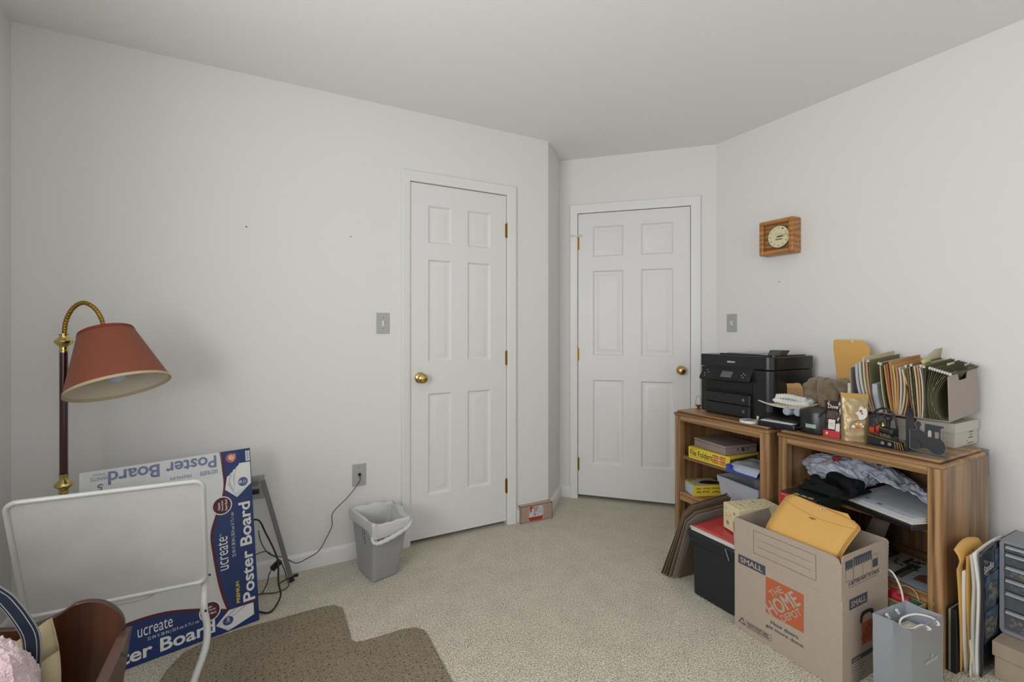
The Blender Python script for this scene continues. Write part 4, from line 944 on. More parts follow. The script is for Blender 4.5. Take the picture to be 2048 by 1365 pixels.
b = B(); P_ = [Vector((x, y, 0)) for x, y in cr([(.032, .050), (.036, .070), (.050, .084), (.075, .092), (.096, .106)], 5)]
b.tube([G(p.x, p.y, .0034) for p in P_], .0008, 5); obj('swirl_line', b, mat('swirl_brown', '5d4520', .5), t)

# long carton and lidded white carton that carry the file box
def lidbox(name, label, x0, x1, y0, y1, z0, z1, lidh, m, ov=.004, F=None):
    t = thing(name, label, 'box', ((x0+x1)/2, (y0+y1)/2, z0))
    M = F or Matrix.Identity(4)
    b = B(); b.M = M; b.box((x0+ov, y0+ov, z0), (x1-ov, y1-ov, z1-.002)); obj('box_body', b, m, t, bev=.0012)
    b = B(); b.M = M; b.box((x0, y0, z1-lidh), (x1, y1, z1)); obj('lid', b, m, t, bev=.0012)
    return t
CW = mat('carton_white', 'c6c1b6', .7)
t = lidbox('lidded_box', 'off-white lidded carton with small print under the notched end of the file box', 2.425, 2.650, .808, .935, TZ, .846, .040, CW)
b = B(); SF = frame((2.425, .812, TZ), (1, 0, 0), (0, 0, 1))
for k, (x, w_, h_) in enumerate(((.135, .040, .004), (.140, .026, .003), (.128, .044, .004), (.110, .010, .003), (.118, .060, .004))): flat(b, SF, rect(x, .070-.011*k-.02, x+w_, .070-.011*k+h_-.02), .0008)
obj('stamped_print', b, mat('stamp_grey', '6d6a63', .8), t)
lidbox('lidded_box', 'grey-white lidded carton behind the train bookends under the file box', 2.405, 2.640, .945, 1.150, TZ, .842, .035, mat('carton_grey', 'a9a39b', .7))

# file box: two end panels and a base, tilted a little, with hanging folders
FX0, FX1 = 2.348, 2.618
tilt = Matrix.Translation((FX0, 0, .860)) @ Matrix.Rotation(-R(4.6), 4, 'Y')
t = thing('file_box', 'taupe plastic file box with a notched end panel holding hanging folders', 'file box', (2.48, .96, .853))
TAU = mat('taupe_plastic', 'a2948a', .5)
b = B(); b.M = tilt; Lf = .272
pn = [(0, 0), (Lf, 0), (Lf, .188), (Lf-.004, .194), (.185, .194), (.180, .190), (.170, .158), (.164, .152), (.100, .152), (.093, .158), (.080, .190), (.074, .194), (.012, .190), (.002, .180)]
b.prism(pn, .800, .804, 1); obj('end_panel', b, TAU, t, bev=.0012)
b = B(); b.M = tilt; b.prism([(0, 0), (Lf, 0), (Lf, .19), (0, .19)], 1.140, 1.144, 1); obj('end_panel', b, TAU, t, bev=.001)
b = B(); b.M = tilt; b.box((0, .804, 0), (Lf, 1.140, .004)); b.box((Lf-.004, .804, 0), (Lf, 1.140, .19)); obj('tray', b, TAU, t)
# folders: (pixel column of top, middle and bottom of the front edge, height, colour, thickness, kind)
def ypx(u): return 1.113-.00173*(u-1723)
def leaf(b, ut, um, ub, h, th, x0=0, x1=None, lean=0, wav=0):
    yt, ym, yb = ypx(ut), ypx(um), ypx(ub); x1 = x1 or Lf-.004
    def yy(w):                                      # through bottom, middle, top
        return yb*(1-w)*(1-2*w)+ym*4*w*(1-w)+yt*w*(2*w-1)
    n = 14
    V = []; F = []
    for s in (0, 1):
        for i in range(n):
            for j in range(5):
                w_, k = i/(n-1), j/4
                V.append((x0+(x1-x0)*k, yy(w_)*(1-k*.0)+s*th+wav*math.sin(k*7+w_*5)*.001, .005+w_*h))
    def id_(s, i, j): return s*n*5+i*5+j
    for i in range(n-1):
        for j in range(4):
            F.append((id_(0, i, j), id_(0, i, j+1), id_(0, i+1, j+1), id_(0, i+1, j))); F.append((id_(1, i+1, j), id_(1, i+1, j+1), id_(1, i, j+1), id_(1, i, j)))
        F.append((id_(0, i, 0), id_(0, i+1, 0), id_(1, i+1, 0), id_(1, i, 0))); F.append((id_(0, i, 4), id_(1, i, 4), id_(1, i+1, 4), id_(0, i+1, 4)))
    for j in range(4): F.append((id_(0, n-1, j), id_(0, n-1, j+1), id_(1, n-1, j+1), id_(1, n-1, j))); F.append((id_(0, 0, j), id_(1, 0, j), id_(1, 0, j+1), id_(0, 0, j+1)))
    b.M = tilt; b.add(V, F); b.M = Matrix.Identity(4); return yt
WPB = mat('paper_blue_grey', 'aeb4b8', .8); WPG = mat('paper_grey', 'c2bfb8', .8); PINK = mat('paper_pinkish', 'b98f77', .8); ORG = mat('paper_orange', 'ba8459', .8)
REDP = mat('paper_redbrown', '96604e', .8); YELP = mat('paper_yellow', 'bd9f5e', .8); CRM = mat('paper_cream', 'c9b88f', .8); PEA = mat('paper_peach', 'c49a74', .8); DRED = mat('paper_dark_red', '5d1f1c', .7); FOIL = mat('paper_brown_foil', '9a8570', .45, .2, bump=(90, .6))
leafs = [
 (1724, 1727, 1742, .205, .010, WPB, 'document_bundle', 'blue-grey stack of papers at the far end of the file box', 0, 0),
 (1731, 1735, 1750, .212, .009, WPG, 'document_bundle', 'grey stack of papers second from the far end of the file box', 0, 0),
 (1740, 1742, 1755, .236, .005, CREAM, 'file_folder', 'tall cream file folder with white edge near the far end of the file box', 0, 0),
 (1746, 1749, 1760, .218, .006, PINK, 'document_bundle', 'pinkish papers tucked beside the tall cream folder', 0, 0),
 (1751, 1753, 1764, .222, .002, OLIVE, 'hanging_folder', 'olive hanging folder whose broad side shows above the short white papers', 1, 0),
 (1765, 1767, 1775, .120, .018, WPB, 'document_bundle', 'short pale bluish white papers sunk between two olive folders', 0, 0),
 (1774, 1777, 1784, .214, .003, CREAM, 'hanging_folder', 'cream edged hanging folder just right of the short white papers', 1, 0),
 (1778, 1781, 1788, .212, .002, OLIVED, 'hanging_folder', 'dark olive hanging folder against the thick manila papers', 1, 0),
 (1784, 1790, 1797, .206, .004, MANILA2, 'file_folder', 'tan manila folder left of the red and yellow papers', 0, 0),
 (1789, 1794, 1799, .210, .006, REDP, 'document_bundle', 'red-brown papers in the middle of the file box', 0, 0),
 (1795, 1800, 1802, .222, .006, ORG, 'document_bundle', 'orange-tan envelope papers in the middle of the file box', 0, 0),
 (1801, 1806, 1805, .206, .007, YELP, 'document_bundle', 'mustard yellow papers right of the orange ones', 0, 0),
 (1808, 1811, 1808, .200, .006, ORG, 'document_bundle', 'orange papers between the yellow and the grey-white papers', 0, 0),
 (1814, 1817, 1811, .198, .006, WPG, 'document_bundle', 'grey-white papers right of the orange papers', 0, 0),
 (1820, 1824, 1814, .192, .006, CRM, 'document_bundle', 'cream papers curving down behind the arched bookend', 0, 0),
 (1824, 1829, 1820, .165, .004, PEA, 'document_bundle', 'low peach papers curving beside the cream papers', 0, 0),
 (1827, 1832, 1828, .130, .004, DRED, 'file_folder', 'short dark red folder glimpsed low in the file box', 0, 0),
 (1829, 1833, 1838, .208, .003, OLIVE, 'hanging_folder', 'olive hanging folder left of the brown foil edged papers', 1, 0),
 (1834, 1838, 1842, .204, .005, FOIL, 'document_bundle', 'worn brown shiny edged papers right of centre in the file box', 0, 0),
 (1839, 1842, 1846, .214, .002, OLIVED, 'hanging_folder', 'dark hanging folder right of the worn brown papers', 1, 0),
 (1843, 1848, 1849, .208, .005, CRM, 'document_bundle', 'cream papers with a yellow tab right of centre in the file box', 0, 1),
 (1849, 1853, 1852, .206, .004, PEA, 'document_bundle', 'peach papers right of the cream papers with the yellow tab', 0, 0),
 (1853, 1858, 1855, .202, .003, PAPER, 'document_bundle', 'bright white sheet bulging right of the peach papers', 0, 0),
 (1858, 1860, 1860, .212, .002, OLIVE, 'hanging_folder', 'wide olive hanging folder left of the fanned bundle', 1, 0),
 (1863, 1862, 1864, .210, .002, OLIVED, 'hanging_folder', 'dark olive hanging folder directly left of the fanned bundle', 1, 0)]
HOOK = mat('hook_white', 'd0cec6', .4)
def hooks(o, ut, h, n=1):
    b = B(); b.M = tilt; y = ypx(ut)
    b.box((-.012, y-.001, .005+h-.006), (.004, y+.0022, .005+h-.002)); b.M = tilt
    b.add([(-.012, y-.0025, h-.001), (-.004, y-.0025, h-.001), (-.004, y+.0035, h-.001), (-.012, y+.0035, h-.001), (-.013, y-.0025, h+.007), (-.006, y-.0025, h+.009), (-.006, y+.0035, h+.009), (-.013, y+.0035, h+.007)], [(0, 3, 2, 1), (4, 5, 6, 7), (0, 1, 5, 4), (1, 2, 6, 5), (2, 3, 7, 6), (3, 0, 4, 7)])
    obj('hanger_tips', b, HOOK, o)
for (ut, um, ub, h, th, m, nm, lb, hk, tab) in leafs:
    b = B(); leaf(b, ut, um, ub, h, th, x0=.0 if nm != 'file_folder' else -.004, wav=1)
    o = tag(obj(nm, b, m, smooth=40), lb, {'document_bundle': 'papers', 'file_folder': 'folder', 'hanging_folder': 'folder'}[nm])
    if hk: hooks(o, ut, h)
    if tab:
        b = B(); b.M = tilt; y = ypx(ut); b.add([(.07, y, h), (.15, y, h), (.15, y+.004, h+.022), (.07, y+.004, h+.022)], [(0, 1, 2, 3)]); obj('index_tab', b, mat('tab_yellow', 'cbbf7c', .3), o, solid=.0008)
for k in range(9):
    ut = 1874+k*4.4; h = .206-.0024*k
    b = B(); leaf(b, ut, 1865+k*2.2, 1868+k*3.0, h, .0016, x0=.0)
    o = tag(obj('hanging_folder', b, OLIVE if k % 2 else OLIVED, smooth=40), 'olive hanging folder in the fanned bundle beside the notched end panel', 'folder', 'fanned olive hanging folders')
    hooks(o, ut, h)
b = B(); leaf(b, 1898, 1873, 1893, .176, .002); tag(obj('hanging_folder', b, mat('olive_light', '77765a', .7), smooth=40), 'outermost olive folder curving open against the inside of the notched panel', 'folder')
for k, (ut, h, x_, lb) in enumerate(((1880, .200, .12, 'clear plastic index tab on the fanned olive folders, left one'), (1896, .190, .20, 'clear plastic index tab on the fanned olive folders, nearest the wall'))):
    b = B(); b.M = tilt; y = ypx(ut); b.add([(x_, y+.001, h), (x_+.07, y+.001, h), (x_+.07, y+.003, h+.014), (x_, y+.003, h+.014)], [(0, 1, 2, 3)]); tag(obj('index_tab', b, mat('tab_clear', 'b8b79c', .3), solid=.0008), lb, 'tab')
# pale folder top leaning out toward the wall
b = B(); b.M = tilt
b.add([(.06, ypx(1832), .200), (.262, ypx(1836), .200), (.262, ypx(1842), .262), (.20, ypx(1840), .262), (.12, ypx(1834), .230)], [(0, 1, 2, 3, 4)]); tag(obj('paper_sheet', b, mat('paper_pale', 'bfb49c', .8), solid=.001), 'pale buff sheet sticking up highest out of the file box', 'paper')

# train bookends
CI = mat('cast_iron', '26282b', .45, .3, bump=(120, .08)); CIE = mat('iron_edge', '6f7478', .4, .5)
t = thing('train_bookend', 'black cast iron bookend with a red and gold steam engine front and scroll arch', 'bookend', (2.21, .955, TZ))
EFm = frame((2.212, 1.018, TZ), (0, -1, 0), (0, 0, 1))   # x along the shelf front, y up, z toward the room
b = B(); b.M = EFm; b.prism([(0, -.004+.004), (.145, 0), (.145, .003), (0, .003)], -.055, .012, 2); obj('base_plate', b, CI, t, bev=.001)
b = B(); b.M = EFm
arch = smoothpath([(0, .003, -.03), (0, .09, -.03), (.010, .125, -.03), (.040, .150, -.03), (.072, .140, -.03), (.088, .105, -.03), (.092, .06, -.03), (.092, .003, -.03)], 6)
b.tube(arch, .0042, 8); b.tube([(.028, .003, -.03), (.028, .13, -.03)], .0028, 8); obj('arch_frame', b, CI, t)
b = B(); b.M = EFm
for (cx, cy, r_, sg) in ((.014, .118, .012, 1), (.042, .118, .013, -1), (.014, .062, .012, -1), (.014, .026, .011, 1), (.066, .118, .011, 1)):
    b.tube([(cx+sg*r_*(1-i/40)*math.cos(i*.38), cy+r_*(1-i/40)*math.sin(i*.38), -.028) for i in range(30)], .0020, 6)
b.tube(smoothpath([(.004, .10, -.028), (.016, .085, -.028), (.024, .06, -.028), (.010, .035, -.028), (.006, .01, -.028)], 5), .0022, 6)
obj('scroll_work', b, CI, t)
b = B(); b.M = EFm
b.tube([(.030, .070, -.012), (.092, .062, .000)], .016, 20); b.tube([(.088, .0625, -.001), (.098, .061, .001)], [.019, .016], 20); b.lathe([(.001, 0)], 3) if 0 else None
bo = obj('boiler', b, CI, t, smooth=40)
b = B(); b.M = EFm; b.tube([(.0355, .0693, -.011), (.047, .0678, -.0088)], .0168, 20); b.tube([(.008, .058, -.016), (.026, .058, -.014)], .015, 16); obj('red_band', b, mat('engine_red', 'b03a20', .35), t)
b = B(); b.M = EFm
b.tube([(.072, .075, -.004), (.072, .108, -.004), (.072, .112, -.004), (.072, .122, -.004)], [.006, .009, .015, .013], 18); b.tube([(.050, .080, -.008), (.050, .098, -.008), (.050, .106, -.008)], [.008, .008, .003], 14); obj('smoke_stack', b, CI, t)
EG = mat('engine_gold', 'b8965a', .3, .9)
b = B(); b.M = EFm
b.tube([(.058, .083, .004), (.058, .090, .004), (.058, .101, .004)], [.006, .005, .001], 12); b.tube([(.004, .038, -.002), (.118, .026, .012)], .0022, 8); b.tube([(.036, .078, .002), (.092, .070, .012)], .0014, 6)
for k in range(4): b.tube([(.100+k*.007, .028, .012), (.104+k*.009, .004, .018)], .0011, 6)
for k in range(3): b.frus((.052+k*.014, .052, .006), .0035, (.052+k*.014, .052, .009), .0035, 10)
obj('gold_trim', b, EG, t)
b = B(); b.M = EFm; b.prism([(.0, .003), (.118, .003), (.118, .026), (.0, .036)], -.022, -.002, 2); b.box((.086, .030, -.006), (.106, .050, .006)); obj('engine_frame', b, CI, t, bev=.001)
for cx in (.058, .082, ):
    b = B(); b.M = EFm; b.frus((cx, .016, .002), .0085, (cx, .016, .008), .0085, 18); w_ = obj('wheel', b, CI, t)
    b = B(); b.M = EFm; b.frus((cx, .016, .008), .0068, (cx, .016, .0088), .0068, 18); obj('wheel_face', b, mat('wheel_grey', '8c8f92', .4, .5), w_)
B_ = B(); B_.M = EFm; B_.prism([(.003, .012)]+[(.140+.026*math.sin(PI*i/16), -.014+.026*math.cos(PI*i/16)) for i in range(17)]+[(.003, -.040)], .136, .1425, 0); obj('upright_plate', B_, CI, t, bev=.001)

t = thing('train_bookend', 'black locomotive silhouette bookend at the front corner of the right bookcase', 'bookend', (2.21, .82, TZ))
E2 = frame((2.205, .870, TZ), (.12, -1, 0), (0, 0, 1))
b = B(); b.M = E2; b.prism([(-.004, 0), (.112, 0), (.112, .003), (-.004, .003)], -.02, .022, 2); obj('base_plate', b, CIE, t, bev=.0012)
sil = [(.0, .018), (.0, .088), (.016, .089), (.020, .094), (.018, .106), (.015, .112), (.018, .121), (.025, .124), (.032, .121), (.035, .112), (.032, .106), (.030, .095), (.036, .088), (.044, .084), (.045, .118), (.098, .114), (.098, .108), (.091, .107), (.089, .080), (.092, .066), (.100, .056), (.104, .044), (.104, .030), (.100, .016), (.090, .007), (.078, .004), (.066, .007), (.058, .016), (.052, .022), (.036, .022), (.024, .014), (.010, .012)]
def silp(b, z0, z1):
    b.M = E2; b.prism(sil, z0, z1, 2)
b = B(); silp(b, -.003, .003); obj('engine_silhouette', b, CI, t, bev=.0008)
b = B(); b.M = E2; P_ = [Vector((x, y, .003)) for x, y in sil]; b.tube([p for p in P_], .0014, 6, closed=True); obj('raised_outline', b, CIE, t)
b = B(); b.M = E2; b.prism([(.054, .070), (.064, .070), (.064, .091), (.059, .096), (.054, .091)], .003, .0042, 2); obj('window', b, mat('cab_window', 'a5a89f', .6), t)
b = B(); b.M = E2; b.prism([(.074, .068), (.085, .068), (.085, .091), (.074, .092)], .003, .0042, 2); obj('window', b, mat('cab_window_tan', '85786c', .6), t)
b = B(); b.M = E2; b.tube([(.010+.026*math.cos(a), .030+.026*math.sin(a), .003) for a in [PI*i/18 for i in range(-2, 18)]], .0012, 6); obj('wheel_arc', b, BLACKM, t)

# ================================================================ INSIDE THE LEFT BOOKCASE
CBX = mat('cashbox_taupe', '8f8078', .4, spots=(8, '857770', .4, .6), coat=.15)
t = thing('cash_box', 'flat taupe metal lock box on the yellow file folder box', 'box', (2.29, 1.76, .553))
CBF = frame((2.196, 1.885, .5535), (-.040, -.235, 0), (0, 0, 1))   # x along the front, y up, -z into the shelf
b = B(); b.M = CBF; b.box((0, 0, -.215), (.238, .034, 0)); obj('body', b, CBX, t, bev=.003)
b = B(); b.M = CBF; b.box((-.001, .035, -.216), (.239, .048, .001)); obj('lid', b, CBX, t, bev=.003)
b = B(); b.M = CBF; b.tube([(.238, .026, -.115), (.244, .026, -.115)], .009, 20); obj('lock', b, mat('nickel', '8d8d8f', .25, .9), t)
for z_ in (-.085, -.150):
    b = B(); b.M = CBF; b.box((.2375, .020, z_-.002), (.240, .034, z_+.002)); obj('rivet', b, INK, t)
YB = mat('carton_yellow', 'd8bf3c', .5); YB2 = mat('carton_yellow_dark', '9c8430', .55); OR = mat('print_orange', 'b8532c', .5)
t = thing('file_folder_box', 'yellow file folder box under the taupe lock box on the upper shelf', 'box', (2.28, 1.76, .487))
FFF = frame((2.160, 1.893, .4875), (-.0, -1, 0), (0, 0, 1)); FW = .268
b = B(); b.M = FFF; b.box((0, 0, -.24), (FW, .064, 0)); obj('carton', b, YB, t, bev=.0008)
b = B(); b.M = FFF; b.add([(-.0004, .001, -.20), (-.0004, .001, -.002), (-.0004, .060, -.002), (-.0004, .060, -.20)], [(0, 1, 2, 3)]); b.add([(FW+.0004, .001, -.23), (FW+.0004, .001, -.002), (FW+.0004, .050, -.002), (FW+.0004, .050, -.23)], [(0, 1, 2, 3)]); obj('dark_end_print', b, mat('end_print', '4a4226', .6), t)
b = B(); put_text(b, 'File Folders', FFF, .012, .018, .148, .032, .0006, 0, .01); put_text(b, 'Economical file folders for everyday use', FFF, .012, .008, .130, .006, .0006); obj('title_lettering', b, mat('ink_black', '1c1a18', .7), t, smooth=0)
b = B(); put_text(b, 'A-FILE-IT', FFF, .012, .054, .050, .006, .0006, 0, .03)
for x_, y_ in ((.180, .034), (.224, .034), (.180, .010), (.224, .010)): flat(b, FFF, [(x_+p[0]-.019, y_+p[1]+.010) for p in [(q_[0]+.019, q_[1]) for q_ in rr_(.038, .019, .006, 4)]], .0008)
obj('orange_badges', b, OR, t, smooth=0)
b = B()
for x_, y_, s in ((.180, .034, 'Letter size'), (.224, .034, 'One third'), (.180, .010, 'Two ply'), (.224, .010, '100 count')):
    put_text(b, s, FFF, x_-.016, y_+.006, .032, .007, .0013, 0, .02)
obj('badge_lettering', b, PAPER, t, smooth=0)
t = thing('mailing_pouch', 'blue and white film pouch of paper beside the yellow file folder box', 'pouch', (2.24, 1.53, .488))
b = B(); b.grid(lambda u, v: (2.128+.22*v, 1.622-.165*u, 1*(.490+.030*min(1, v*6))*1+.004+.008*noise.noise(Vector((u*3, v*4, 2)))), 24, 24); obj('white_wrap', b, mat('wrap_white', 'a9b0bd', .35, bump=(30, .2)), t, solid=.004, smooth=60)
b = B(); MPF = frame((2.124, 1.621, .4885), (0, -1, 0), (0, 0, 1))
b.M = MPF; b.prism([(0, 0), (.165, 0), (.165, .007), (.12, .008), (.06, .009), (.030, .014), (.022, .026), (0, .034)], -.03, 0, 2); obj('blue_film', b, mat('film_blue', '2a4aa0', .35, coat=.3), t)
t = thing('stapler_box', 'yellow stapler carton with its print upside down on the lower shelf', 'box', (2.20, 1.85, .278))
e1 = Vector((.124, -.050, 0)).normalized(); SC = Vector((2.146, 1.842, .279))
SBF = frame(SC, e1, (0, 0, 1)); SBW, SBD, SBH = .175, .128, .060       # front face frame; the box goes back along -z
b = B(); b.M = SBF; b.box((0, 0, -SBD), (SBW, SBH, 0)); obj('carton', b, YB, t, bev=.0008)
b = B(); b.M = SBF; b.add([(-.0005, .003, -.110), (-.0005, .003, -.012), (-.0005, .057, -.012), (-.0005, .057, -.110)], [(0, 1, 2, 3)]); obj('side_panel_print', b, mat('pale_blue_print', 'b7c4cf', .5), t)
b = B(); b.M = SBF; b.add([(.012, SBH+.0005, -.118), (.165, SBH+.0005, -.118), (.165, SBH+.0005, -.010), (.012, SBH+.0005, -.010)], [(0, 1, 2, 3)]); obj('top_print', b, mat('top_pale', 'b3b0a2', .5), t)
b = B(); b.M = SBF; b.add([(x_, SBH+.0012, -z_) for x_, z_ in cr([(.050, .045), (.080, .075), (.130, .082), (.165, .060), (.165, .025), (.110, .020), (.050, .045)], 5)], [tuple(range(31))]); b.add([(.020, SBH+.0012, -.098), (.070, SBH+.0012, -.104), (.070, SBH+.0012, -.112), (.020, SBH+.0012, -.106)], [(0, 1, 2, 3)])
obj('stapler_picture', b, BLACKP, t, smooth=0)
b = B(); put_text(b, 'e Stapler', SBF, .165, .030, .060, .014, .0007, PI, .02); put_text(b, 'Pack', SBF, .040, .030, .026, .012, .0007, PI, .02); put_text(b, 'ectrique', SBF, .165, .050, .060, .012, .0007, PI, .02); put_text(b, 'Value', SBF, .040, .048, .026, .010, .0007, PI, .02); obj('black_lettering', b, mat('ink_black', ''), t, smooth=0)
b = B(); put_text(b, 'Bonus', SBF, .088, .030, .040, .012, .0007, PI, .03); put_text(b, 'Bonus', SBF, .094, .048, .040, .010, .0007, PI, .03); obj('brown_lettering', b, mat('ink_brown', '8a4a1c', .6), t, smooth=0)
t = thing('storage_bin', 'pale lidless plastic storage bin on the lower shelf beside the yellow stapler carton', 'bin', (2.34, 1.62, .279))
BW = mat('bin_pale', 'b4b8c2', .4)
def binr(z, g): return [Vector((2.245-g*.6, 1.757+g, z)), Vector((2.205-g*.6, 1.500-g, z)), Vector((2.47, 1.460-g, z)), Vector((2.50, 1.730+g, z))]
b = B(); loft(b, [binr(.280, -.012), binr(.375, .0), binr(.376, .006), binr(.405, .009), binr(.411, .012), binr(.411, .004), binr(.375, -.006), binr(.283, -.016)], True, True); obj('bin_body', b, BW, t, bev=.002, smooth=30)

# ================================================================ INSIDE THE RIGHT BOOKCASE
t = thing('game_box', 'flat black-topped box with a red edge on the shelf under the dark jacket', 'box', (2.26, 1.2, .412))
GB = frame((1.930, 1.212, .4878), (.02, -1, 0), (0, 0, 1)); 
b = B(); b.M = GB; b.box((0, 0, -.46), (.142, .052, 0)); obj('carton_top', b, mat('box_black', '1b2420', .3, coat=.3), t, bev=.001)
b = B(); b.M = GB; b.add([(-.0008, 0, .0008), (.1428, 0, .0008), (.1428, .050, .0008), (-.0008, .050, .0008)], [(0, 1, 2, 3)]); obj('red_edge', b, mat('box_red', 'b3242c', .35, coat=.2), t)
b = B(); put_text(b, '8', GB, .036, .010, .013, .022, .0014, 0, .01); put_text(b, 'Ready to use', GB, .008, .040, .046, .0045, .0014); obj('edge_lettering', b, PAPER, t, smooth=0)
b = B(); b.M = GB
for x_ in range(3): b.add([(.050+x_*.027, .0526, -.030+.003*(x_ % 3)), (.071+x_*.027, .0526, -.026), (.073+x_*.027, .0526, -.008), (.049+x_*.027, .0526, -.010-.004*(x_ % 2))], [(0, 1, 2, 3)])
obj('top_lettering', b, mat('print_tan', 'a59a78', .5), t)
JK = mat('jacket_black', '0c0f13', .8, bump=(60, .2), spec=.25)
b = B(); rr_j = []
for (pts, r_) in (([(2.201, 1.212, 0.556), (2.137, 1.192, 0.560), (2.091, 1.146, 0.571), (2.063, 1.082, 0.567), (2.040, 1.027, 0.558)], .026), ([(2.109, 1.206, 0.558), (2.054, 1.165, 0.556), (2.027, 1.110, 0.556), (2.008, 1.045, 0.556)], .018), ([(2.219, 1.146, 0.574), (2.164, 1.100, 0.583), (2.127, 1.045, 0.578), (2.091, 1.009, 0.569)], .034), ([(2.054, 1.137, 0.560), (2.045, 1.082, 0.563), (2.017, 1.032, 0.560)], .022), ([(2.237, 1.174, 0.560), (2.201, 1.100, 0.578), (2.182, 1.027, 0.569)], .04)):
    P_ = smoothpath(pts, 6); b.tube(P_, [r_*(.55+.16*math.sin(i*.7)) for i in range(len(P_))], 14)
b.box((2.03, 1.01, .5405), (2.24, 1.20, .552))
tag(obj('folded_jacket', b, JK, remesh=.0045), 'black jacket lying crumpled on the black-topped box beneath the plastic shopping bag', 'jacket')
PBG = mat('shopping_film', 'b9bfcc', .3, trans=0, alpha=.96, bump=(22, .55), coat=.35)
def sbag(u, v):
    th, ph = 2*PI*u, PI*v; d = Vector((math.cos(th)*math.sin(ph), math.sin(th)*math.sin(ph), math.cos(ph))); o = Vector((4, 2, 7))
    r = 1+.16*noise.noise(d*2.2+o)+.14*(1-2*abs(noise.noise(d*3.6+o)))+.05*(1-2*abs(noise.noise(d*9+o)))
    y = 1.195+d.y*.130*r; z = .572+d.z*.058*r-.10*max(0, 1.12-y)*0
    if z < .535: z = .535-(.535-z)*.15
    return (2.345+d.x*.085*r, y, z-.03*max(0, -d.x)*max(0, -d.y)*2)
b = B(); b.grid(sbag, 150, 90, True)
t = thing('shopping_bag', 'crumpled white plastic shopping bag with red letters on top of the black jacket', 'bag', (2.345, 1.19, .52))
obj('film', b, PBG, t, smooth=80)
b = B(); b.grid(lambda u, v: (2.27+.19*v+.02*noise.noise(Vector((u*5, v*4, 1))), 1.12-.30*u+.0*v, .617-.075*u+.045*math.sin(v*PI)*(1-u*.6)-.05*v*(u)+.020*noise.noise(Vector((u*6, v*6, 5)))+.010*(1-2*abs(noise.noise(Vector((u*11, v*9, 9)))))), 70, 50); obj('film_skirt', b, PBG, t, solid=.002, smooth=80)
b = B()
lf = frame(PX(1668, 925, 2.27)+Vector((-.012, 0, .004)), (.35, -1, .25), (.75, .2, .62))
put_text(b, 'RE', lf, .004, -.005, .036, .030, .002, .25, .04); put_text(b, 'STO', lf, -.040, -.012, .028, .014, .002, .3, .02); obj('red_lettering', b, mat('bag_red', 'a3202c', .4), t, smooth=0)
t = thing('black_tray', 'black document tray of papers overhanging the shelf of the right bookcase', 'tray', (2.24, .93, .50))
TRF = Matrix.Translation((2.152, 1.070, .508)) @ Matrix.Rotation(R(-17.5), 4, 'Z')     # x back, y left
def trp(x, y, z): return (x, y, z)
tp = [(2.150, 1.072), (2.078, .815), (2.150, .790), (2.44, .790), (2.46, 1.06)]
def inset(P, k): c = Vector((sum(p[0] for p in P)/len(P), sum(p[1] for p in P)/len(P))); return [tuple(c+(Vector(p)-c)*k) for p in P]
b = B(); b.prism(tp, .4878, .508, 2); obj('tray_base', b, BLACKP, t, bev=.003)
for k in range(4):
    z_ = .509+k*.0052; P_ = inset(tp, .955+.012*((k*7) % 3)); b = B(); b.prism([(x_+.003*(k % 2), y_+.002*((k*3) % 4-1)) for x_, y_ in P_], z_, z_+.0050, 2)
    tag(obj('paper_stack', b, [mat('paper_cream2', 'cfc8b0', .7), PAPER, mat('paper_cool', 'b9bdc6', .7), mat('paper_cool', '')][k], bev=.0008), ['lowest cream-edged', 'second lowest white', 'third, cool white', 'topmost printed'][k]+' sheaf of papers in the black document tray', 'papers')
    top_o = bpy.context.scene.collection.objects[-1]
last = bpy.data.objects['paper_stack.003']
b = B(); zz = .5301
PFR = frame((2.17, 1.04, zz), (-.26, -.93, 0), (.93, -.26, 0)) 
if PFR.col[2].z < 0: PFR = frame((2.17, 1.04, zz), (-.26, -.93, 0), (-.93, .26, 0)); sgn = -1
else: sgn = 1
for k in range(16):
    flat(b, PFR, [(x_, sgn*y_) for x_, y_ in rect(.012, .035+k*.013, .205-.02*((k*5) % 4), .0378+k*.013)], .0006)
obj('print_lines', b, mat('print_pale_grey', '9a9fab', .8), last)
b = B(); flat(b, PFR, [(x_, sgn*y_) for x_, y_ in rect(.020, .020, .036, .034)], .0007); flat(b, PFR, [(x_, sgn*y_) for x_, y_ in rect(.080, .006, .100, .020)], .0007); obj('stamp_marks', b, mat('stamp_grey', ''), last)
b = B(); b.add([(2.30, 1.10, .257), (2.30, 1.02, .257), PX(1780, 1046, 2.33), PX(1745, 1034, 2.33)], [(0, 1, 2, 3)]); 
tag(obj('paper_sheet', b, mat('paper_taupe', '7d7168', .8), solid=.0015), 'taupe paper sheet standing in the dark bottom compartment below the document tray', 'paper')
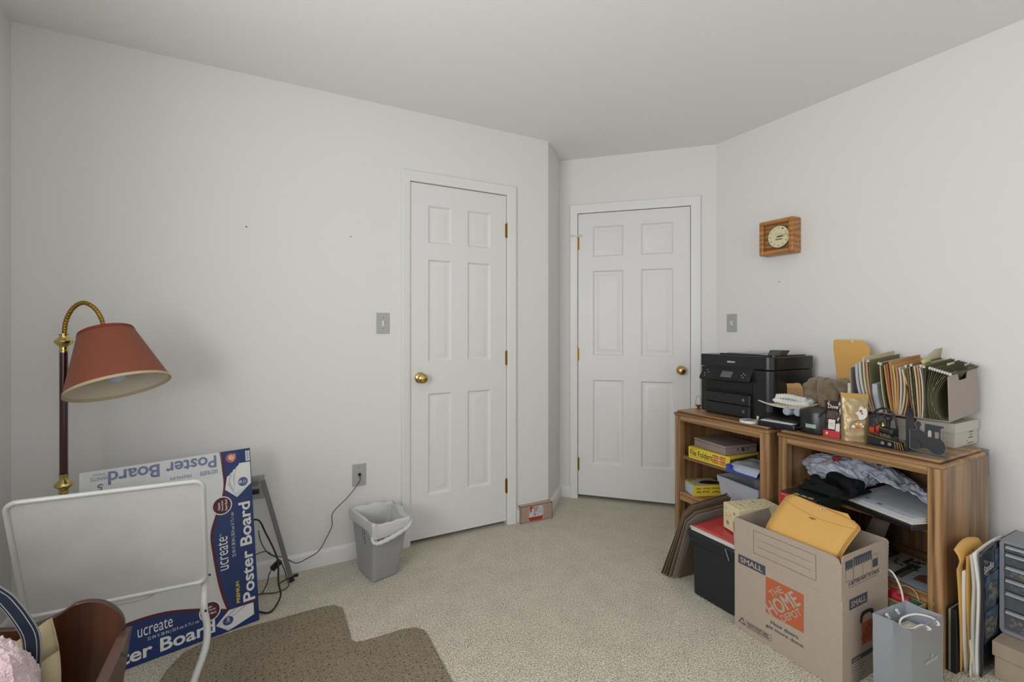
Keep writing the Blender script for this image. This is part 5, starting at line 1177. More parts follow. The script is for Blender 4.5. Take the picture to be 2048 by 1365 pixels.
# photographs on the bottom shelf
def sheet(name, label, cat, P4, z, m, th=.0012):
    t = thing(name, label, cat, (sum(p[0] for p in P4)/4, sum(p[1] for p in P4)/4, z))
    b = B(); b.prism(P4, z, z+th, 2); obj('print', b, m, t); return t
sheet('photo_print', 'grey-green photo print of a garden scene on the bottom shelf of the right bookcase', 'photo', [(2.175, .975), (2.160, .885), (2.42, .870), (2.44, 1.0)], .2556, mat('photo_pale', 'a9aaa2', .4))
t = bpy.data.objects['photo_print']
b = B()
for x0, x1, y0, y1, m_ in ((.0, 0, 0, 0, 0),): pass
def pq(b, x0, x1, y0, y1, z): b.add([(x0, y0, z), (x1, y0, z), (x1, y1, z), (x0, y1, z)], [(0, 1, 2, 3)])
random.seed(12)
pq(b, 2.185, 2.36, .892, .925, .2572)
for k in range(26): x_, y_ = random.uniform(2.30, 2.41), random.uniform(.885, .975); b.add([(x_+.012*math.cos(a)*random.uniform(.5, 1.2), y_+.009*math.sin(a)*random.uniform(.5, 1.2), .2574+.00002*k) for a in [2*PI*i/7 for i in range(7)]], [tuple(range(7))])
obj('dark_picture', b, mat('photo_dark', '2d3429', .4), t, smooth=0)
b = B()
for k in range(7): pq(b, 2.19+k*.020, 2.195+k*.020, .895, .908, .2578)
pq(b, 2.19, 2.30, .935, .965, .2578); obj('light_picture', b, mat('photo_mid', 'b9baa9', .4), t, smooth=0)
sheet('photo_print', 'blue-bordered photo print of a brown house roof at the right end of the bottom shelf', 'photo', [(2.160, .884), (2.150, .797), (2.46, .790), (2.46, .880)], .2572, mat('photo_blue', '9aa3b8', .4))
t = bpy.data.objects['photo_print.001']
b = B(); pq(b, 2.20, 2.43, .803, .868, .2586); obj('sky_picture', b, mat('photo_sky', '8f9aa8', .4), t, smooth=0)
b = B(); b.add([(2.215, .805, .2590), (2.215, .866, .2590), (2.27, .866, .2590), (2.31, .840, .2590), (2.26, .805, .2590)], [(0, 1, 2, 3, 4)]); pq(b, 2.34, 2.36, .81, .86, .259); obj('roof_picture', b, mat('photo_brown', '6d4632', .5), t, smooth=0)
b = B(); b.grid(lambda u, v: (2.20+.22*v, 1.06-.07*u, .259+.06*v*(1-u)+.004*math.sin(u*6)), 6, 6); tag(obj('photo_print', b, mat('photo_darkgreen', '39402f', .5), solid=.001), 'dark leafy print propped at the left behind the garden photo', 'photo')

# ================================================================ FLOOR, RIGHT SIDE
# moving box with open flaps
HX0, HX1, HY0, HY1, HS, HT = 1.72, 2.025, .865, 1.271, .305, .449
t = thing('moving_box', 'open kraft cardboard moving box with an orange store logo, flaps standing up', 'box', ((HX0+HX1)/2, (HY0+HY1)/2, 0))
KR = mat('kraft', 'ab9c8d', .85, bump=(260, .08), spots=(220, 'a39585', .35, .7)); KI = mat('kraft_inner', '927e66', .9, bump=(260, .08)); KE = mat('kraft_edge', '7d6650', .9)
b = B(); th = .004
b.box((HX0, HY0, .001), (HX0+th, HY1, HS)); b.box((HX1-th, HY0, .001), (HX1, HY1, HS)); b.box((HX0+th, HY0, .001), (HX1-th, HY0+th, HS)); b.box((HX0+th, HY1-th, .001), (HX1-th, HY1, HS)); b.box((HX0+th, HY0+th, .001), (HX1-th, HY1-th, .006))
obj('box_body', b, KR, t, bev=.0008)
def flap(name, o, ex, w, h, ey, cut=.012):
    F = frame(o, ex, ey); b = B(); b.M = F
    P_ = [(0, 0), (w, 0)]+[(w-(.0015*(k % 2)), h*k/22) for k in range(1, 21)]+[(w-.003, h-.022), (w-.012, h-.006), (w-.026, h), (.010, h), (.002, h-.006)]+[(.0015*(k % 2), h*k/22) for k in range(20, 0, -1)]
    b.prism(P_, -.004, 0, 2); return obj(name, b, KR, t, bev=.0006), F
fr, HF = flap('front_flap', (HX0-.0005, HY1, HS+.0003), (0, -1, 0), HY1-HY0, HT-HS, (-.02, 0, 1))
flap('back_flap', (HX1+.0005, HY0, HS+.0003), (0, 1, 0), HY1-HY0, HT-HS, (.05, 0, 1))
sf, SFm = flap('side_flap', (HX0+.004, HY0-.0005, HS+.0003), (1, 0, 0), HX1-HX0-.006, HT-HS+.004, (0, .02, 1))
flap('far_flap', (HX1-.004, HY1+.0005, HS+.0003), (-1, 0, 0), HX1-HX0-.006, HT-HS-.010, (0, .10, 1))
HB = frame((HX0-.0006, HY1, 0), (0, -1, 0), (0, 0, 1)); HSd = frame((HX0, HY0-.0006, 0), (1, 0, 0), (0, 0, 1))
INKB = mat('box_ink', '3f4450', .8); OG = mat('logo_orange', 'b05a38', .75)
def outline(b, F, x0, y0, x1, y1, w_=.0012, lift=.0008):
    for q_ in (rect(x0, y0, x1, y0+w_), rect(x0, y1-w_, x1, y1), rect(x0, y0, x0+w_, y1), rect(x1-w_, y0, x1, y1)): flat(b, F, q_, lift)
b = B(); outline(b, HF, .085, .031, .323, .122)
for y_ in (.090, .061): flat(b, HF, rect(.102, y_, .308, y_+.0009), .0008)
obj('label_frame_print', b, INKB, fr, smooth=0)
b = B(); flat(b, HB, rect(.018, .268, .134, .3035), .0006); obj('size_band', b, INKB, t, smooth=0)
b = B(); put_text(b, 'SMALL', HB, .028, .276, .094, .020, .0012, 0, .02); obj('size_lettering', b, KR, t, smooth=0)
b = B(); flat(b, HB, rect(.136, .128, .279, .266), .0006); obj('logo_square', b, OG, t, smooth=0)
b = B(); A45 = R(43)
put_text(b, 'THE', HB, .162, .196, .062, .024, .0012, A45, .012); put_text(b, 'HOME', HB, .162, .124, .148, .048, .0012, A45, .012); put_text(b, 'DEPOT', HB, .207, .126, .096, .024, .0012, A45, .012)
obj('logo_lettering', b, KR, t, smooth=0)
b = B(); put_text(b, 'How doers', HB, .156, .094, .104, .014, .0008, -.0, .015); put_text(b, 'get more done.', HB, .136, .070, .146, .016, .0008, 0, .015)
put_text(b, 'MADE FROM 100%', HB, .060, .0385, .085, .007, .0008, 0, .02); put_text(b, 'RECYCLED PAPER', HB, .060, .0285, .090, .007, .0008, 0, .02); outline(b, HB, .054, .024, .157, .049, .0011)
cx, cy = .035, .037
for k in range(3):
    a = 2*PI*k/3+PI/2; M3 = HB @ Matrix.Translation((cx, cy, 0)) @ Matrix.Rotation(a, 4, 'Z'); flat(b, M3, [(.004, -.010), (.010, -.004), (.013, -.0075), (.0165, .001), (.008, .004), (.0095, .000), (.0035, -.006), (-.004, -.0085)], .0008)
obj('slogan_and_recycling_print', b, INKB, t, smooth=0)
# right side prints
zs = -HS
b = B()
flat(b, SFm, rect(.018, .098, .064, .128), .0008); flat(b, SFm, rect(.070, .100, .186, .131), .0008); flat(b, SFm, rect(.194, .068, .229, .096), .0008)
outline(b, SFm, .018, .058, .064, .128, .001); outline(b, SFm, .068, .056, .188, .131, .001); flat(b, SFm, rect(.127, .056, .128, .1), .0009); outline(b, SFm, .194, .068, .229, .112, .001)
put_text(b, 'A BETTER WAY TO STACK', SFm, .034, .042, .205, .013, .0008, 0, .02); put_text(b, 'The size of this box is part of a modular system', SFm, .036, .033, .195, .005, .0008)
obj('stacking_print', b, INKB, sf, smooth=0)
b = B()
for k in range(7): flat(b, SFm, circ(.078+k*.016, .104, .0025, 8), .0013); flat(b, SFm, rect(.077+k*.016, .104, .0788+k*.016, .122), .0012)
for k in range(3): flat(b, SFm, circ(.026+k*.016, .102, .0025, 8), .0013)
obj('stacking_figures', b, KR, sf, smooth=0)
b = B(); flat(b, HSd, rect(.043, .264, .158, .300), .0006); obj('size_band', b, INKB, t, smooth=0)
b = B(); flat(b, HSd, rect(.058, .078, .240, .094), .0006); outline(b, HSd, .058, -.0+.004, .240, .078, .001)
for k in range(8): flat(b, HSd, rect(.064, .068-k*.0085, .064+.05+.012*((k*3) % 4), .0698-k*.0085), .0008)
obj('packing_table', b, INKB, t, smooth=0)
b = B(); put_text(b, 'SMALL', HSd, .052, .273, .094, .019, .0012, 0, .02); obj('size_lettering', b, KR, t, smooth=0)
b = B(); put_text(b, 'ROOM ID:', HSd, .062, .082, .050, .008, .0012, 0, .03); obj('table_lettering', b, KR, t, smooth=0)
b = B(); flat(b, HSd, cr([(.110, .202), (.112, .220), (.123, .236), (.158, .238), (.190, .232), (.200, .222), (.196, .212), (.186, .215), (.172, .224), (.140, .224), (.126, .214), (.122, .200), (.110, .202)], 3), .0008); obj('hand_hole', b, mat('hole_dark', '1e120c', .9), t, smooth=0)
b = B(); flat(b, HSd, rect(.122, .121, .240, .198), .0007); obj('side_logo', b, OG, t, smooth=0)
b = B(); put_text(b, 'HOME', HSd, .135, .128, .075, .028, .0012, A45, .012); put_text(b, 'DEPOT', HSd, .165, .128, .055, .016, .0012, A45, .012); obj('side_logo_lettering', b, mat('logo_dark_text', '8f4a2b', .8), t, smooth=0)
# clasp envelopes in the box
def env_sheet(name, label, ya, yb2, prof, m, th, skew=0.0, tw=0, dz=0):
    t = thing(name, label, 'envelope', (prof[-1][0], (ya+yb2)/2, prof[-1][1]))
    P_ = smoothpath([Vector((x_, 0, z_)) for x_, z_ in prof], 6); n = len(P_)
    L = [0]
    for i in range(1, n): L.append(L[-1]+(P_[i]-P_[i-1]).length)
    V = []; NX = 9
    for i, p in enumerate(P_):
        k = L[i]/L[-1]
        ins = .018*max(0, (k-.96)/.04) if k > .96 else 0
        for j in range(NX):
            f_ = j/(NX-1); y = (ya-ins)*(1-f_)+(yb2+ins)*f_+skew*(k-.5)
            V.append((p.x+tw*(f_-.5)+.002*math.sin(f_*5+i*.3), y, p.z+.001*math.sin(f_*7)+dz*(f_-.5)*max(0, k-.35)/.65))
    F = [(i*NX+j, i*NX+j+1, (i+1)*NX+j+1, (i+1)*NX+j) for i in range(n-1) for j in range(NX-1)]
    b = B(); b.add(V, F); o = obj('body', b, m, t, solid=th, smooth=60); return t, V, NX, n
prof = [(1.738, .20), (1.741, .34), (1.750, .405), (1.772, .446), (1.81, .482), (1.855, .514), (1.897, .540)]
t, V, NX, n_ = env_sheet('manila_envelope', 'front yellow clasp envelope with string marks leaning out of the moving box', 1.164, .905, prof, MANILA, .003, -.02, .0, -.030)
def esurf(a, k, lift=.0012):                        # a across 0..1, k up 0..1
    i = min(int(k*(n_-1)), n_-2); f_ = k*(n_-1)-i; j = min(int(a*(NX-1)), NX-2); g_ = a*(NX-1)-j
    p = (Vector(V[i*NX+j])*(1-g_)+Vector(V[i*NX+j+1])*g_)*(1-f_)+(Vector(V[(i+1)*NX+j])*(1-g_)+Vector(V[(i+1)*NX+j+1])*g_)*f_
    return p+Vector((-.52, 0, .85)).normalized()*lift
b = B(); b.tube([esurf(a/14, .87-.055*math.sin(PI*min(1, a/14*1.0))*1.0+.0, .0006) for a in range(15)], .0006, 5); obj('flap_crease', b, mat('manila_crease', 'a97a36', .8), t)
b = B(); c0 = esurf(.53, .945, .002); b.M = frame(c0, (0, -1, 0), (.85, 0, .52)); b.frus((0, 0, 0), .0075, (0, 0, .0006), .0075, 18); obj('paper_washer', b, mat('washer_pale', 'd8c49a', .8), t)
b = B(); b.M = frame(c0, (0, -1, 0), (.85, 0, .52)); b.frus((0, 0, .0005), .0032, (0, 0, .0014), .0030, 14)
c1 = esurf(.50, .78, .002); b.M = frame(c1, (0, -1, 0), (.85, 0, .52)); b.box((-.012, -.0012, 0), (.012, .0012, .001)); b.frus((0, 0, 0), .004, (0, 0, .0015), .003, 12)
obj('metal_clasp', b, mat('clasp_dark', '6b5326', .5, .5), t)
for k, (dz, dy, lb) in enumerate(((-.0052, -.004, 'yellow clasp envelope directly beneath the front one in the moving box'), (-.0105, -.008, 'third yellow envelope, lowest of the sheaf in the moving box'))):
    env_sheet('manila_envelope', lb, 1.162+dy, .907+dy, [(x_+.004*(k+1), z_+dz) for x_, z_ in prof[:-1]]+[(1.899+.006*k, .541+dz)], MANILA2, .003, -.02, 0, -.030)
prof2 = [(1.82, .12), (1.835, .28), (1.862, .40), (1.890, .470), (1.922, .535)]
env_sheet('manila_envelope', 'rear yellow envelope with rounded corner peeking out behind the front sheaf', 1.120, .930, [(x_, z_) for x_, z_ in prof2], MANILA, .003, .0)
b = B(); b.grid(lambda u, v: (1.83+.085*v, 1.200-.03*u-.01*v, .385+.112*v+.01*u), 5, 8); tag(obj('paper_sheet', b, PAPER, solid=.003), 'white paper edge showing left of the yellow envelopes in the moving box', 'paper')
b = B(); b.grid(lambda u, v: (1.80+.20*v, .985-.09*u, .16+.20*v-.03*u), 6, 6); tag(obj('paper_bag', b, KI, solid=.004), 'brown kraft paper bundle inside the moving box under the envelopes', 'paper')

# black file tote with red folder, floral tissue box
t = thing('file_tote', 'black plastic file tote under a red folder beside the moving box', 'tote', (1.92, 1.41, 0))
TB = mat('tote_black', '191c22', .5, bump=(200, .05))
def tr_(z, g): return [Vector((1.757-g, 1.520+g, z)), Vector((1.762-g, 1.300-g, z)), Vector((2.095+g, 1.300-g, z)), Vector((2.090+g, 1.520+g, z))]
def rnd(ring, r=.015, n=4):
    P = []
    for i in range(4):
        p, a, d = ring[i], ring[i-1], ring[(i+1) % 4]; u, v = (a-p).normalized(), (d-p).normalized()
        for k in range(n+1): s_ = k/n; P.append(p+u*r*(1-s_)**2+v*r*s_**2)
    return P
b = B(); loft(b, [rnd(tr_(.001, -.010)), rnd(tr_(.006, -.004)), rnd(tr_(.235, .0))], True, True); obj('body', b, TB, t, smooth=30)
b = B(); loft(b, [rnd(tr_(.236, .002)), rnd(tr_(.245, .010)), rnd(tr_(.285, .018)), rnd(tr_(.296, .014)), rnd(tr_(.298, .0))], True, True); obj('lid', b, TB, t, smooth=30)
b = B(); b.tube([(1.739, 1.330, .286), (1.747, 1.318, .240)], .0022, 6); obj('painted_edge_glint', b, mat('glint_grey', '8f9399', .3), t)  # pale strip standing in for a highlight on the black lid edge
t = thing('red_folder', 'glossy red folder lying on the black file tote', 'folder', (1.88, 1.41, .312))
def rfl(u, v): return (1.752+.275*v, 1.518-.225*u, .3165+.006*v+.002*math.sin(u*4))
b = B(); b.grid(rfl, 12, 12); obj('cover', b, mat('folder_red', 'b8383a', .35, coat=.3), t, solid=.0015, smooth=60)
for k in range(4):
    b = B(); b.grid(lambda u, v, k=k: (1.746+.004*((k*3) % 3)+.26*v, 1.519-.226*u+.002*k, .2995+.0036*k+.0022*math.sin(u*5+k)*(1 if k else .1)+.0008), 14, 6)
    tag(obj('paper_sheet', b, [PAPER, WPG, PAPER, WPG][k], solid=.002, off=0), ['lowest white paper', 'second lowest greyish paper', 'second highest white paper', 'highest greyish paper'][k]+' between the black tote and the red folder', 'paper')
t = thing('tissue_box', 'cream floral tissue box standing on the red folder beside the moving box', 'tissue box', (1.935, 1.36, .324))
ta = Vector((1.850, 1.424, .3265)); TBF = frame(ta, (-.030, -.098, 0), (0, 0, 1)); TW, TH_, TD = .104, .112, .210
TFM = mat('tissue_cream', 'd3c8a0', .6)
b = B(); b.M = TBF; b.box((0, 0, -TD), (TW, TH_, 0)); obj('carton', b, TFM, t, bev=.0012)
b = B(); random.seed(5); TT = TBF @ Matrix.Translation((0, TH_, 0)) @ Matrix.Rotation(-PI/2, 4, 'X')      # top face: x across, y into the shelf
def flower(b, F, cx, cy, s, n=5):
    for k in range(n):
        a = 2*PI*k/n+cx*90; flat(b, F, [(cx, cy), (cx+s*math.cos(a-.3), cy+s*math.sin(a-.3)), (cx+s*1.5*math.cos(a), cy+s*1.5*math.sin(a)), (cx+s*math.cos(a+.3), cy+s*math.sin(a+.3))], .0007)
for i in range(4):
    for j in range(7):
        flower(b, TT, .016+i*.026+random.uniform(-.004, .004), .016+j*.029+random.uniform(-.004, .004), .0045, 3)
obj('leaf_print_top', b, mat('leaf_dark', '4d4632', .7), t, smooth=0)
b = B(); flower(b, TBF, .030, .030, .008, 6); flower(b, TT, .05, .05, .005, 5); flower(b, TT, .03, .13, .005, 5); flower(b, TBF, .075, .085, .006, 5); obj('purple_flowers', b, mat('flower_purple', '5d5478', .7), t, smooth=0)
b = B()
for cx, cy in ((.018, .092), (.050, .070), (.070, .020), (.088, .055), (.020, .060)): flower(b, TBF, cx, cy, .006, 3)
obj('leaf_print_side', b, mat('leaf_olive', '6f6a4a', .7), t, smooth=0)
# sheets of cardboard leaning on the tote
CB = [mat('card_dark', '6b5844', .85), mat('card_mid', '7f705f', .85), mat('card_grey', '8a8076', .85)]
specs = [((1.758, 1.712), (1.700, 1.560), .385, .30, 0, 'outermost brown cardboard sheet leaning against the black tote, nearest the door'),
         ((1.759, 1.700), (1.715, 1.556), .380, .30, 1, 'second cardboard sheet from the outside leaning against the black tote'),
         ((1.760, 1.684), (1.722, 1.551), .376, .30, 0, 'third cardboard sheet from the outside leaning against the black tote'),
         ((1.762, 1.668), (1.732, 1.548), .355, .29, 1, 'fourth cardboard sheet, shorter, leaning against the black tote'),
         ((1.772, 1.652), (1.744, 1.545), .340, .29, 2, 'wide grey cardboard sheet leaning against the black tote'),
         ((1.800, 1.640), (1.772, 1.543), .300, .28, 0, 'innermost low brown cardboard sheet against the black tote')]
for k, ((fx, fy), (tx_, ty_), h, L, m_, lb) in enumerate(specs):
    a = Vector((fx, fy, .003)); up_ = Vector((tx_-fx, ty_-fy, h)); d_ = Vector((1, -.02*k+.02, 0))
    b = B(); b.M = frame(a, d_, up_); hh = up_.length; b.prism([(0, 0), (L, 0), (L, hh*1.02), (.05, hh*1.0), (0, hh*.90+.0)], -.0015, .0015, 2)
    tag(obj('cardboard_sheet', b, [CB[m_], KE], bev=.0004), lb, 'cardboard')

# silver gift bag
t = thing('gift_bag', 'silver grey paper gift bag with white rope handles in front of the bookcase', 'gift bag', (1.88, .75, 0))
SV = mat('silver_paper', 'a2a7b0', .33, .45, coat=.25, bump=(14, .12)); SVI = mat('silver_inner', 'a9adb6', .4, .15)
g0 = [Vector((1.800, .810, .001)), Vector((1.797, .702, .001)), Vector((1.985, .694, .001)), Vector((1.984, .798, .001))]
g1 = [Vector((1.786, .807, .280)), Vector((1.780, .700, .280)), Vector((1.977, .690, .280)), Vector((1.973, .791, .280))]
def bagring(k, g=0):
    P = [g0[i].lerp(g1[i], k) for i in range(4)]; cen = sum(P, Vector())/4; P = [cen+(p-cen)*(1+g) for p in P]
    m1 = (P[0]+P[1])/2+Vector((.004+.010*k, 0, 0)); m2 = (P[2]+P[3])/2-Vector((.002+.006*k, 0, 0))
    out = []
    for a, c in ((P[0], m1), (m1, P[1]), (P[1], P[2]), (P[2], m2), (m2, P[3]), (P[3], P[0])):
        for j in range(5):
            p = a.lerp(c, j/5); out.append(p+Vector((.003*noise.noise(Vector((p.x*30, p.y*30, k*5)))*k, .002*noise.noise(Vector((p.x*22, k*6, 3)))*k, 0)))
    return out
b = B(); loft(b, [bagring(i/14) for i in range(15)], True, False); n_ = 30
b.mi = 1; loft(b, [bagring(1), bagring(1, -.03), bagring(.9, -.035), bagring(.75, -.04), bagring(.5, -.05), bagring(.2, -.06)], False, True); b.mi = 0
obj('bag_body', b, [SV, SVI], t, smooth=25)
b = B(); lpz = .243
lpp = [Vector((1.800, .745, .262)), Vector((1.86, .703, .255)), Vector((1.93, .700, .235)), Vector((1.90, .780, .235)), Vector((1.84, .795, .25))]
b.add([(1.815, .782, .236), (1.815, .712, .236), (1.955, .704, .225), (1.950, .775, .225), (1.89, .745, .250)], [(0, 1, 4), (1, 2, 4), (2, 3, 4), (3, 0, 4)]); obj('cream_lining_card', b, mat('lining_cream', 'cbc5b2', .7), t, solid=.001, smooth=0)
RP = mat('rope_white', 'dad9d2', .8)
ha, hb = PZ(1872, 1259, .268), PZ(1853, 1269, .266)
h0, h1 = Vector((1.935, .6925, .262)), Vector((1.880, .6945, .262))
hd = smoothpath([h0+Vector((0, .004, -.004)), h0+Vector((0, -.006, .003)), h0+Vector((-.005, .010, .017)), Vector((1.90, .735, .282)), Vector((1.86, .755, .270)), Vector((1.83, .748, .258)), Vector((1.845, .725, .256)), Vector((1.868, .706, .272)), h1+Vector((0, -.006, .004)), h1+Vector((0, .004, -.004))], 8)
b = B(); b.tube(hd, .0030, 10); obj('rope_handle', b, RP, t)
for p in ((1.846, .797, .262), (1.905, .794, .262)):
    b = B(); b.tube([Vector(p)+Vector((-.004, -.006, .006)), Vector(p)+Vector((.004, -.010, -.006))], [.0048, .0042], 10); obj('rope_knot', b, RP, t)
BF = frame(g0[1]+Vector((0, -.0012, 0)), (g0[2]-g0[1]), (g1[1]-g0[1])); FRT = lambda x, y: 0
b = B(); put_text(b, 'BOND & GALLERY', BF, .066, .148, .080, .010, .0022, .0, .02, .2) if 0 else put_text(b, 'ROSSI GALLERY', BF, .066, .150, .080, .010, .0022, 0, .02, .2); put_text(b, 'R', BF, .100, .163, .014, .012, .0022, 0, 0, .2); put_text(b, '*  *  *', BF, .088, .140, .028, .004, .0022)
obj('shop_lettering', b, mat('silver_print', 'd9dce2', .35, .2), t, smooth=0)
# glittery gift bag behind
t = thing('gift_bag', 'small gold glitter gift bag with red tissue behind the silver one', 'gift bag', (2.085, .845, 0))
GGL = mat('gold_glitter', '8c8050', .45, .4, bump=(700, .8), spots=(500, 'cfc38e', .5, .62))
gr = lambda z, g=0: [Vector((2.045-g, .915+g, z)), Vector((2.050-g, .800-g, z)), Vector((2.120+g, .790-g, z)), Vector((2.125+g, .905+g, z))]
b = B(); loft(b, [gr(.001, -.004), gr(.225, 0)], True, False); loft(b, [gr(.225, 0), gr(.225, -.0015), gr(.02, -.006)], False, False); obj('bag_body', b, GGL, t, smooth=0)
b = B(); b.tube([gr(.225)[i] for i in range(4)], .0022, 6, closed=True); obj('rim_fold', b, mat('rim_pale', 'a8a37c', .5, .3), t)
b = B(); b.tube(smoothpath([(2.050, .885, .215), (2.048, .895, .27), (2.046, .880, .325), (2.045, .858, .325), (2.046, .835, .28), (2.048, .825, .215)], 8), .0032, 8); obj('rope_handle', b, RP, t)
b = B(); b.tube(smoothpath([(2.122, .875, .215), (2.124, .87, .25), (2.125, .845, .262), (2.124, .82, .25), (2.121, .808, .215)], 8), .0020, 8); obj('ribbon_handle', b, mat('ribbon_cream', 'a39a74', .6), t)
b = B(); b.grid(crumple((2.083, .862, .205), .028, .045, .045, 23, .14, 2.5), 40, 26, True); obj('red_tissue', b, mat('tissue_red', 'a3182a', .6), t, smooth=60)
b = B(); b.grid(crumple((2.095, .815, .200), .018, .018, .030, 29, .3, 4), 24, 18, True); obj('green_tissue', b, mat('tissue_green', '3f5a44', .6), t, smooth=20)

# ---------------------------------------------------------------- beside the right bookcase
t = thing('book', 'thick black hardcover book with cream page edges standing beside the bookcase', 'book', (2.27, .733, 0))
b = B(); b.box((2.165, .7425, .001), (2.40, .7455, .225)); b.box((2.165, .7205, .001), (2.40, .7355, .225)); b.box((2.397, .7205, .001), (2.40, .7455, .225)); obj('cover', b, BLACKM, t, bev=.001)
b = B(); b.box((2.169, .7355, .004), (2.397, .7425, .221)); obj('pages', b, mat('page_cream', 'a39a7c', .8), t)
def upright(name, label, cat, x0, x1, y, h0, h1, th, m, bow=.004, curl=0, lean=0, grp=None):
    """thin upright sheet: front edge height h0 at x0, rear edge h1 at x1"""
    def f(u, v):
        z = .001+v*(h0+(h1-h0)*u); x = x0+(x1-x0)*u-lean*v
        return (x, y+bow*math.sin(v*PI)+curl*max(0, v-.72)**2*12+.0015*math.sin(u*4+v*3), z)
    b = B(); b.grid(f, 8, 16); return tag(obj(name, b, m, solid=th, off=0, smooth=60), label, cat)
t = thing('manila_envelope', 'curled yellow clasp envelope at the back of the upright papers beside the bookcase', 'envelope', (2.28, .720, 0))
def ce(u, v):
    x = 2.190+.20*u-.040*v; z = .001+v*.445; y = .7175-.004*math.sin(v*PI)
    if v > .84: y += -.014*math.sin((v-.84)/.16*PI)*1.0+.004; 
    return (x, y+.003*math.sin(u*4), z+.018*math.sin(u*PI)*(v > .8)*(v-.8)*5)
b = B(); b.grid(ce, 14, 26); obj('body', b, MANILA, t, solid=.003, off=0, smooth=60)
b = B(); p = Vector(ce(.55, .93)); b.frus(p+Vector((0, -.003, 0)), .0025, p+Vector((0, -.0045, 0)), .0025, 10); obj('eyelet', b, INK, t)
upright('file_folder', 'thick white paper folder between the curled and the flat yellow envelope', 'folder', 2.205, 2.40, .7095, .365, .36, .005, PAPER, .002, 0, .020)
upright('manila_envelope', 'flat yellow envelope standing between the white folder and the catalogues', 'envelope', 2.222, 2.42, .7005, .418, .425, .0055, mat('manila_tan', 'c39a54', .75), .002, 0, .030)
t = thing('paper_sheet', 'loose white sheet with a red stripe slumped at the foot of the flat yellow envelope', 'paper', (2.20, .694, 0))
b = B(); b.grid(lambda u, v: (2.185+.09*u+.012*v, .6935+.0015*math.sin(v*8)-.004*(1-v)*(1-u), .0015+v*.125), 8, 12); obj('sheet', b, PAPER, t, solid=.001)
b = B(); b.grid(lambda u, v: (2.196+.078*u+.006*v, .6918-.0016*(1-u), .040+.018*u+.004*v), 6, 3); obj('red_stripe', b, mat('stripe_red', '8e3a2a', .6), t)
for k, lb in enumerate(('white catalogue directly right of the flat yellow envelope', 'thicker white catalogue against the dark magazine cover')):
    y = .6875-.0085*k
    def mg(u, v, y=y, k=k):
        return (2.208+.006*k+.24*u-.020*v, y+.004*math.sin(v*5+k)+.0035*max(0, v-.75)*8*(1-u), .001+v*(.428+.008*k+.02*u*u+.012*math.sin(u*PI)))
    b = B(); b.grid(mg, 10, 24); tag(obj('catalogue', b, PAPER if k else WPG, solid=.0048, off=0, smooth=60), lb, 'catalogue')
t = thing('magazine', 'dark magazine with blue cover pictures at the front of the upright papers', 'magazine', (2.34, .67, 0))
def mz(u, v): return (2.222+.250*u-.020*v, .6705+.003*math.sin(v*5+1), .001+v*(.442+.012*math.sin(u*PI)))
b = B(); b.grid(mz, 12, 24); obj('cover', b, mat('magazine_dark', '1a1d24', .25, coat=.5), t, solid=.004, off=0, smooth=60)
MZ = lambda u, v, l: tuple(Vector(mz(u, v))+Vector((0, -.0028-l, 0)))
b = B()
for (u0, u1, v0, v1) in ((.10, .62, .55, .78), (.10, .60, .25, .50), (.45, .70, .80, .95)): b.grid(lambda a, c: MZ(u0+(u1-u0)*a, v0+(v1-v0)*c, 0), 6, 6)
obj('blue_pictures', b, mat('mag_blue', '26405e', .35, spots=(45, '54708a', .45, .62)), t)
b = B()
for (u0, u1, v0, v1) in ((.20, .48, .57, .72), (.16, .40, .27, .44), (.42, .55, .30, .40)): b.grid(lambda a, c: MZ(u0+(u1-u0)*a+.02*math.sin(c*7), v0+(v1-v0)*c, .0006), 6, 6)
obj('pale_pictures', b, mat('mag_pale', '7f7a6c', .45, spots=(60, '3a3c40', .5, .6)), t)
b = B(); v_, f_ = glyphs('Studio', .02); b.add([MZ(.06+p[0]*.34, .82+p[1]*.06, .0008) for p in v_], f_); obj('title_lettering', b, mat('mag_white', 'c9c9c9', .4), t, smooth=0)
# shoe box
TAN = mat('tan_board', 'a59582', .8, spots=(14, 'a08f7c', .4, .6))
t = thing('lidded_box', 'tan shoe box with lid on the carpet under the small drawer cabinet', 'box', (2.42, .52, 0))
b = B(); b.box((2.268, .345, .001), (2.575, .652, .10)); obj('box_body', b, TAN, t, bev=.0015)
b = B(); b.box((2.262, .340, .079), (2.580, .657, .1285)); obj('lid', b, TAN, t, bev=.0018)
# drawer cabinet
t = thing('drawer_cabinet', 'grey small-parts cabinet with clear plastic drawers standing on the tan shoe box', 'drawer cabinet', (2.43, .50, .129))
DG = mat('cabinet_grey', '85878e', .4); CL = mat('clear_drawer', '9a9fa5', .08, alpha=.16, coat=.6); CLL = mat('clear_lip_highlight', 'bfc5cf', .12, alpha=.8, coat=.5)  # lips paler than the drawers, highlights put into their colour
dy0, dy1, dz0, dz1, dx0, dx1 = .345, .662, .129, .466, 2.350, 2.505
b = B(); b.box((dx0+.006, dy0, dz0), (dx1, dy1, dz0+.010)); b.box((dx0+.006, dy0, dz1-.004), (dx1, dy1, dz1)); b.box((dx0+.006, dy0, dz0), (dx1, dy0+.004, dz1)); b.box((dx0+.006, dy1-.004, dz0), (dx1, dy1, dz1)); b.box((dx1-.003, dy0, dz0), (dx1, dy1, dz1)); obj('case', b, mat('cabinet_grey', ''), t, bev=.001)
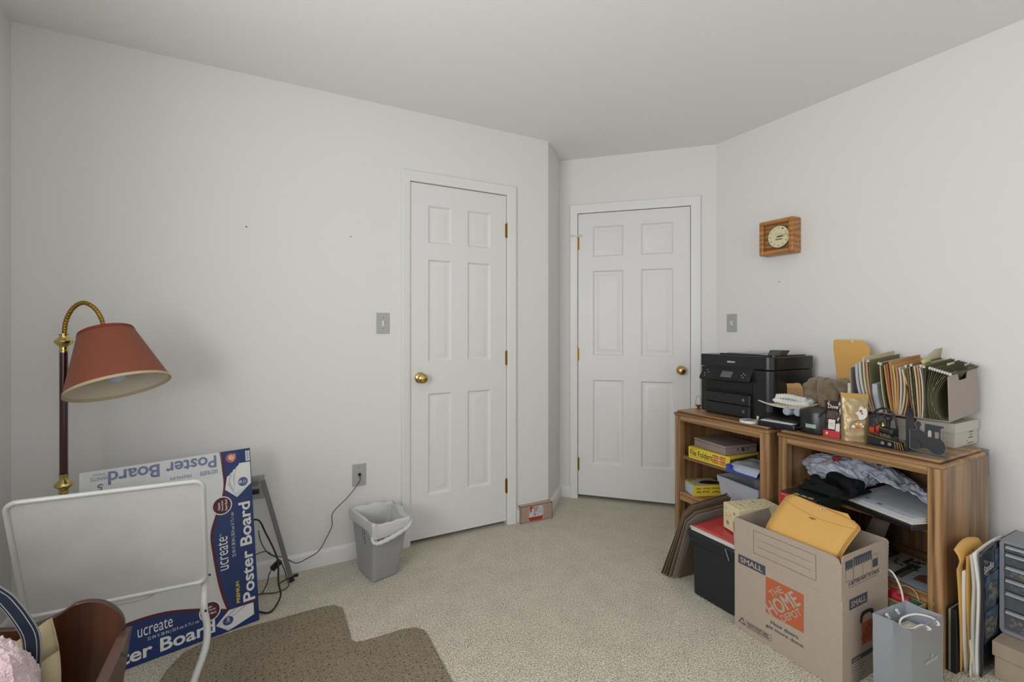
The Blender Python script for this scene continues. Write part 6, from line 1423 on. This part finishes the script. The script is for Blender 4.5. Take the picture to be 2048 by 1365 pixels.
CFm = frame((dx0, dy1+.003, dz0), (0, -1, 0), (0, 0, 1)); wC, hC = dy1-dy0+.006, dz1-dz0
def rrp(x0, y0, x1, y1, r_, n=5): return [(p[0]+(x0+x1)/2, p[1]+(y0+y1)/2) for p in rr_(x1-x0, y1-y0, r_, n)]
out, inn = rrp(0, 0, wC, hC, .016), rrp(.014, .016, wC-.014, hC-.013, .003)
b = B(); b.M = CFm; n_ = len(out)
V = [(x, y, -.008) for x, y in out]+[(x, y, .0) for x, y in inset(out, .985)]+[(x, y, .0) for x, y in inn]+[(x, y, -.012) for x, y in inn]
b.add(V, [(k*n_+i, k*n_+(i+1) % n_, (k+1)*n_+(i+1) % n_, (k+1)*n_+i) for k in range(3) for i in range(n_)]); obj('front_frame', b, DG, t, smooth=40)
rows = [.451, .4235, .3775, .332, .2855, .2195, .146]
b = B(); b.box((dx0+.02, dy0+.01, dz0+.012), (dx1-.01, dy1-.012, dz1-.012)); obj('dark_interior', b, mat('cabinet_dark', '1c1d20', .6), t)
random.seed(3)
for c_i in range(2):
    ya = dy1-.0125-c_i*.146; yb = ya-.142
    for k in range(6):
        z1, z0 = rows[k]-.002, rows[k+1]+.002
        b = B(); b.box((dx0+.003, yb, z0), (dx0+.006, ya, z1)); dr = obj('drawer', b, CL, t)
        b = B(); b.prism([(dx0-.009, z1-.010), (dx0+.004, z1-.008), (dx0+.004, z1-.003), (dx0-.009, z1-.005)], yb+.004, ya-.004, 1); obj('pull_lip', b, CLL, dr, bev=.0006)
        b = B()
        for j in range(26):
            y_, z_ = random.uniform(yb+.006, ya-.006), random.uniform(z0+.002, z0+(z1-z0)*.5); r_ = random.uniform(.002, .006)
            b.tube([(dx0+.012, y_, z_), (dx0+.016, y_+random.uniform(-.01, .01), z_+random.uniform(-.006, .006))], r_, 6)
        o = obj('small_parts', b, [mat('parts_grey', '77787a', .4, .5), mat('parts_dark', '3a3a3c', .5, .4), mat('parts_tan', '8b7a5a', .5)][(k+c_i) % 3], dr); o['kind'] = 'stuff'
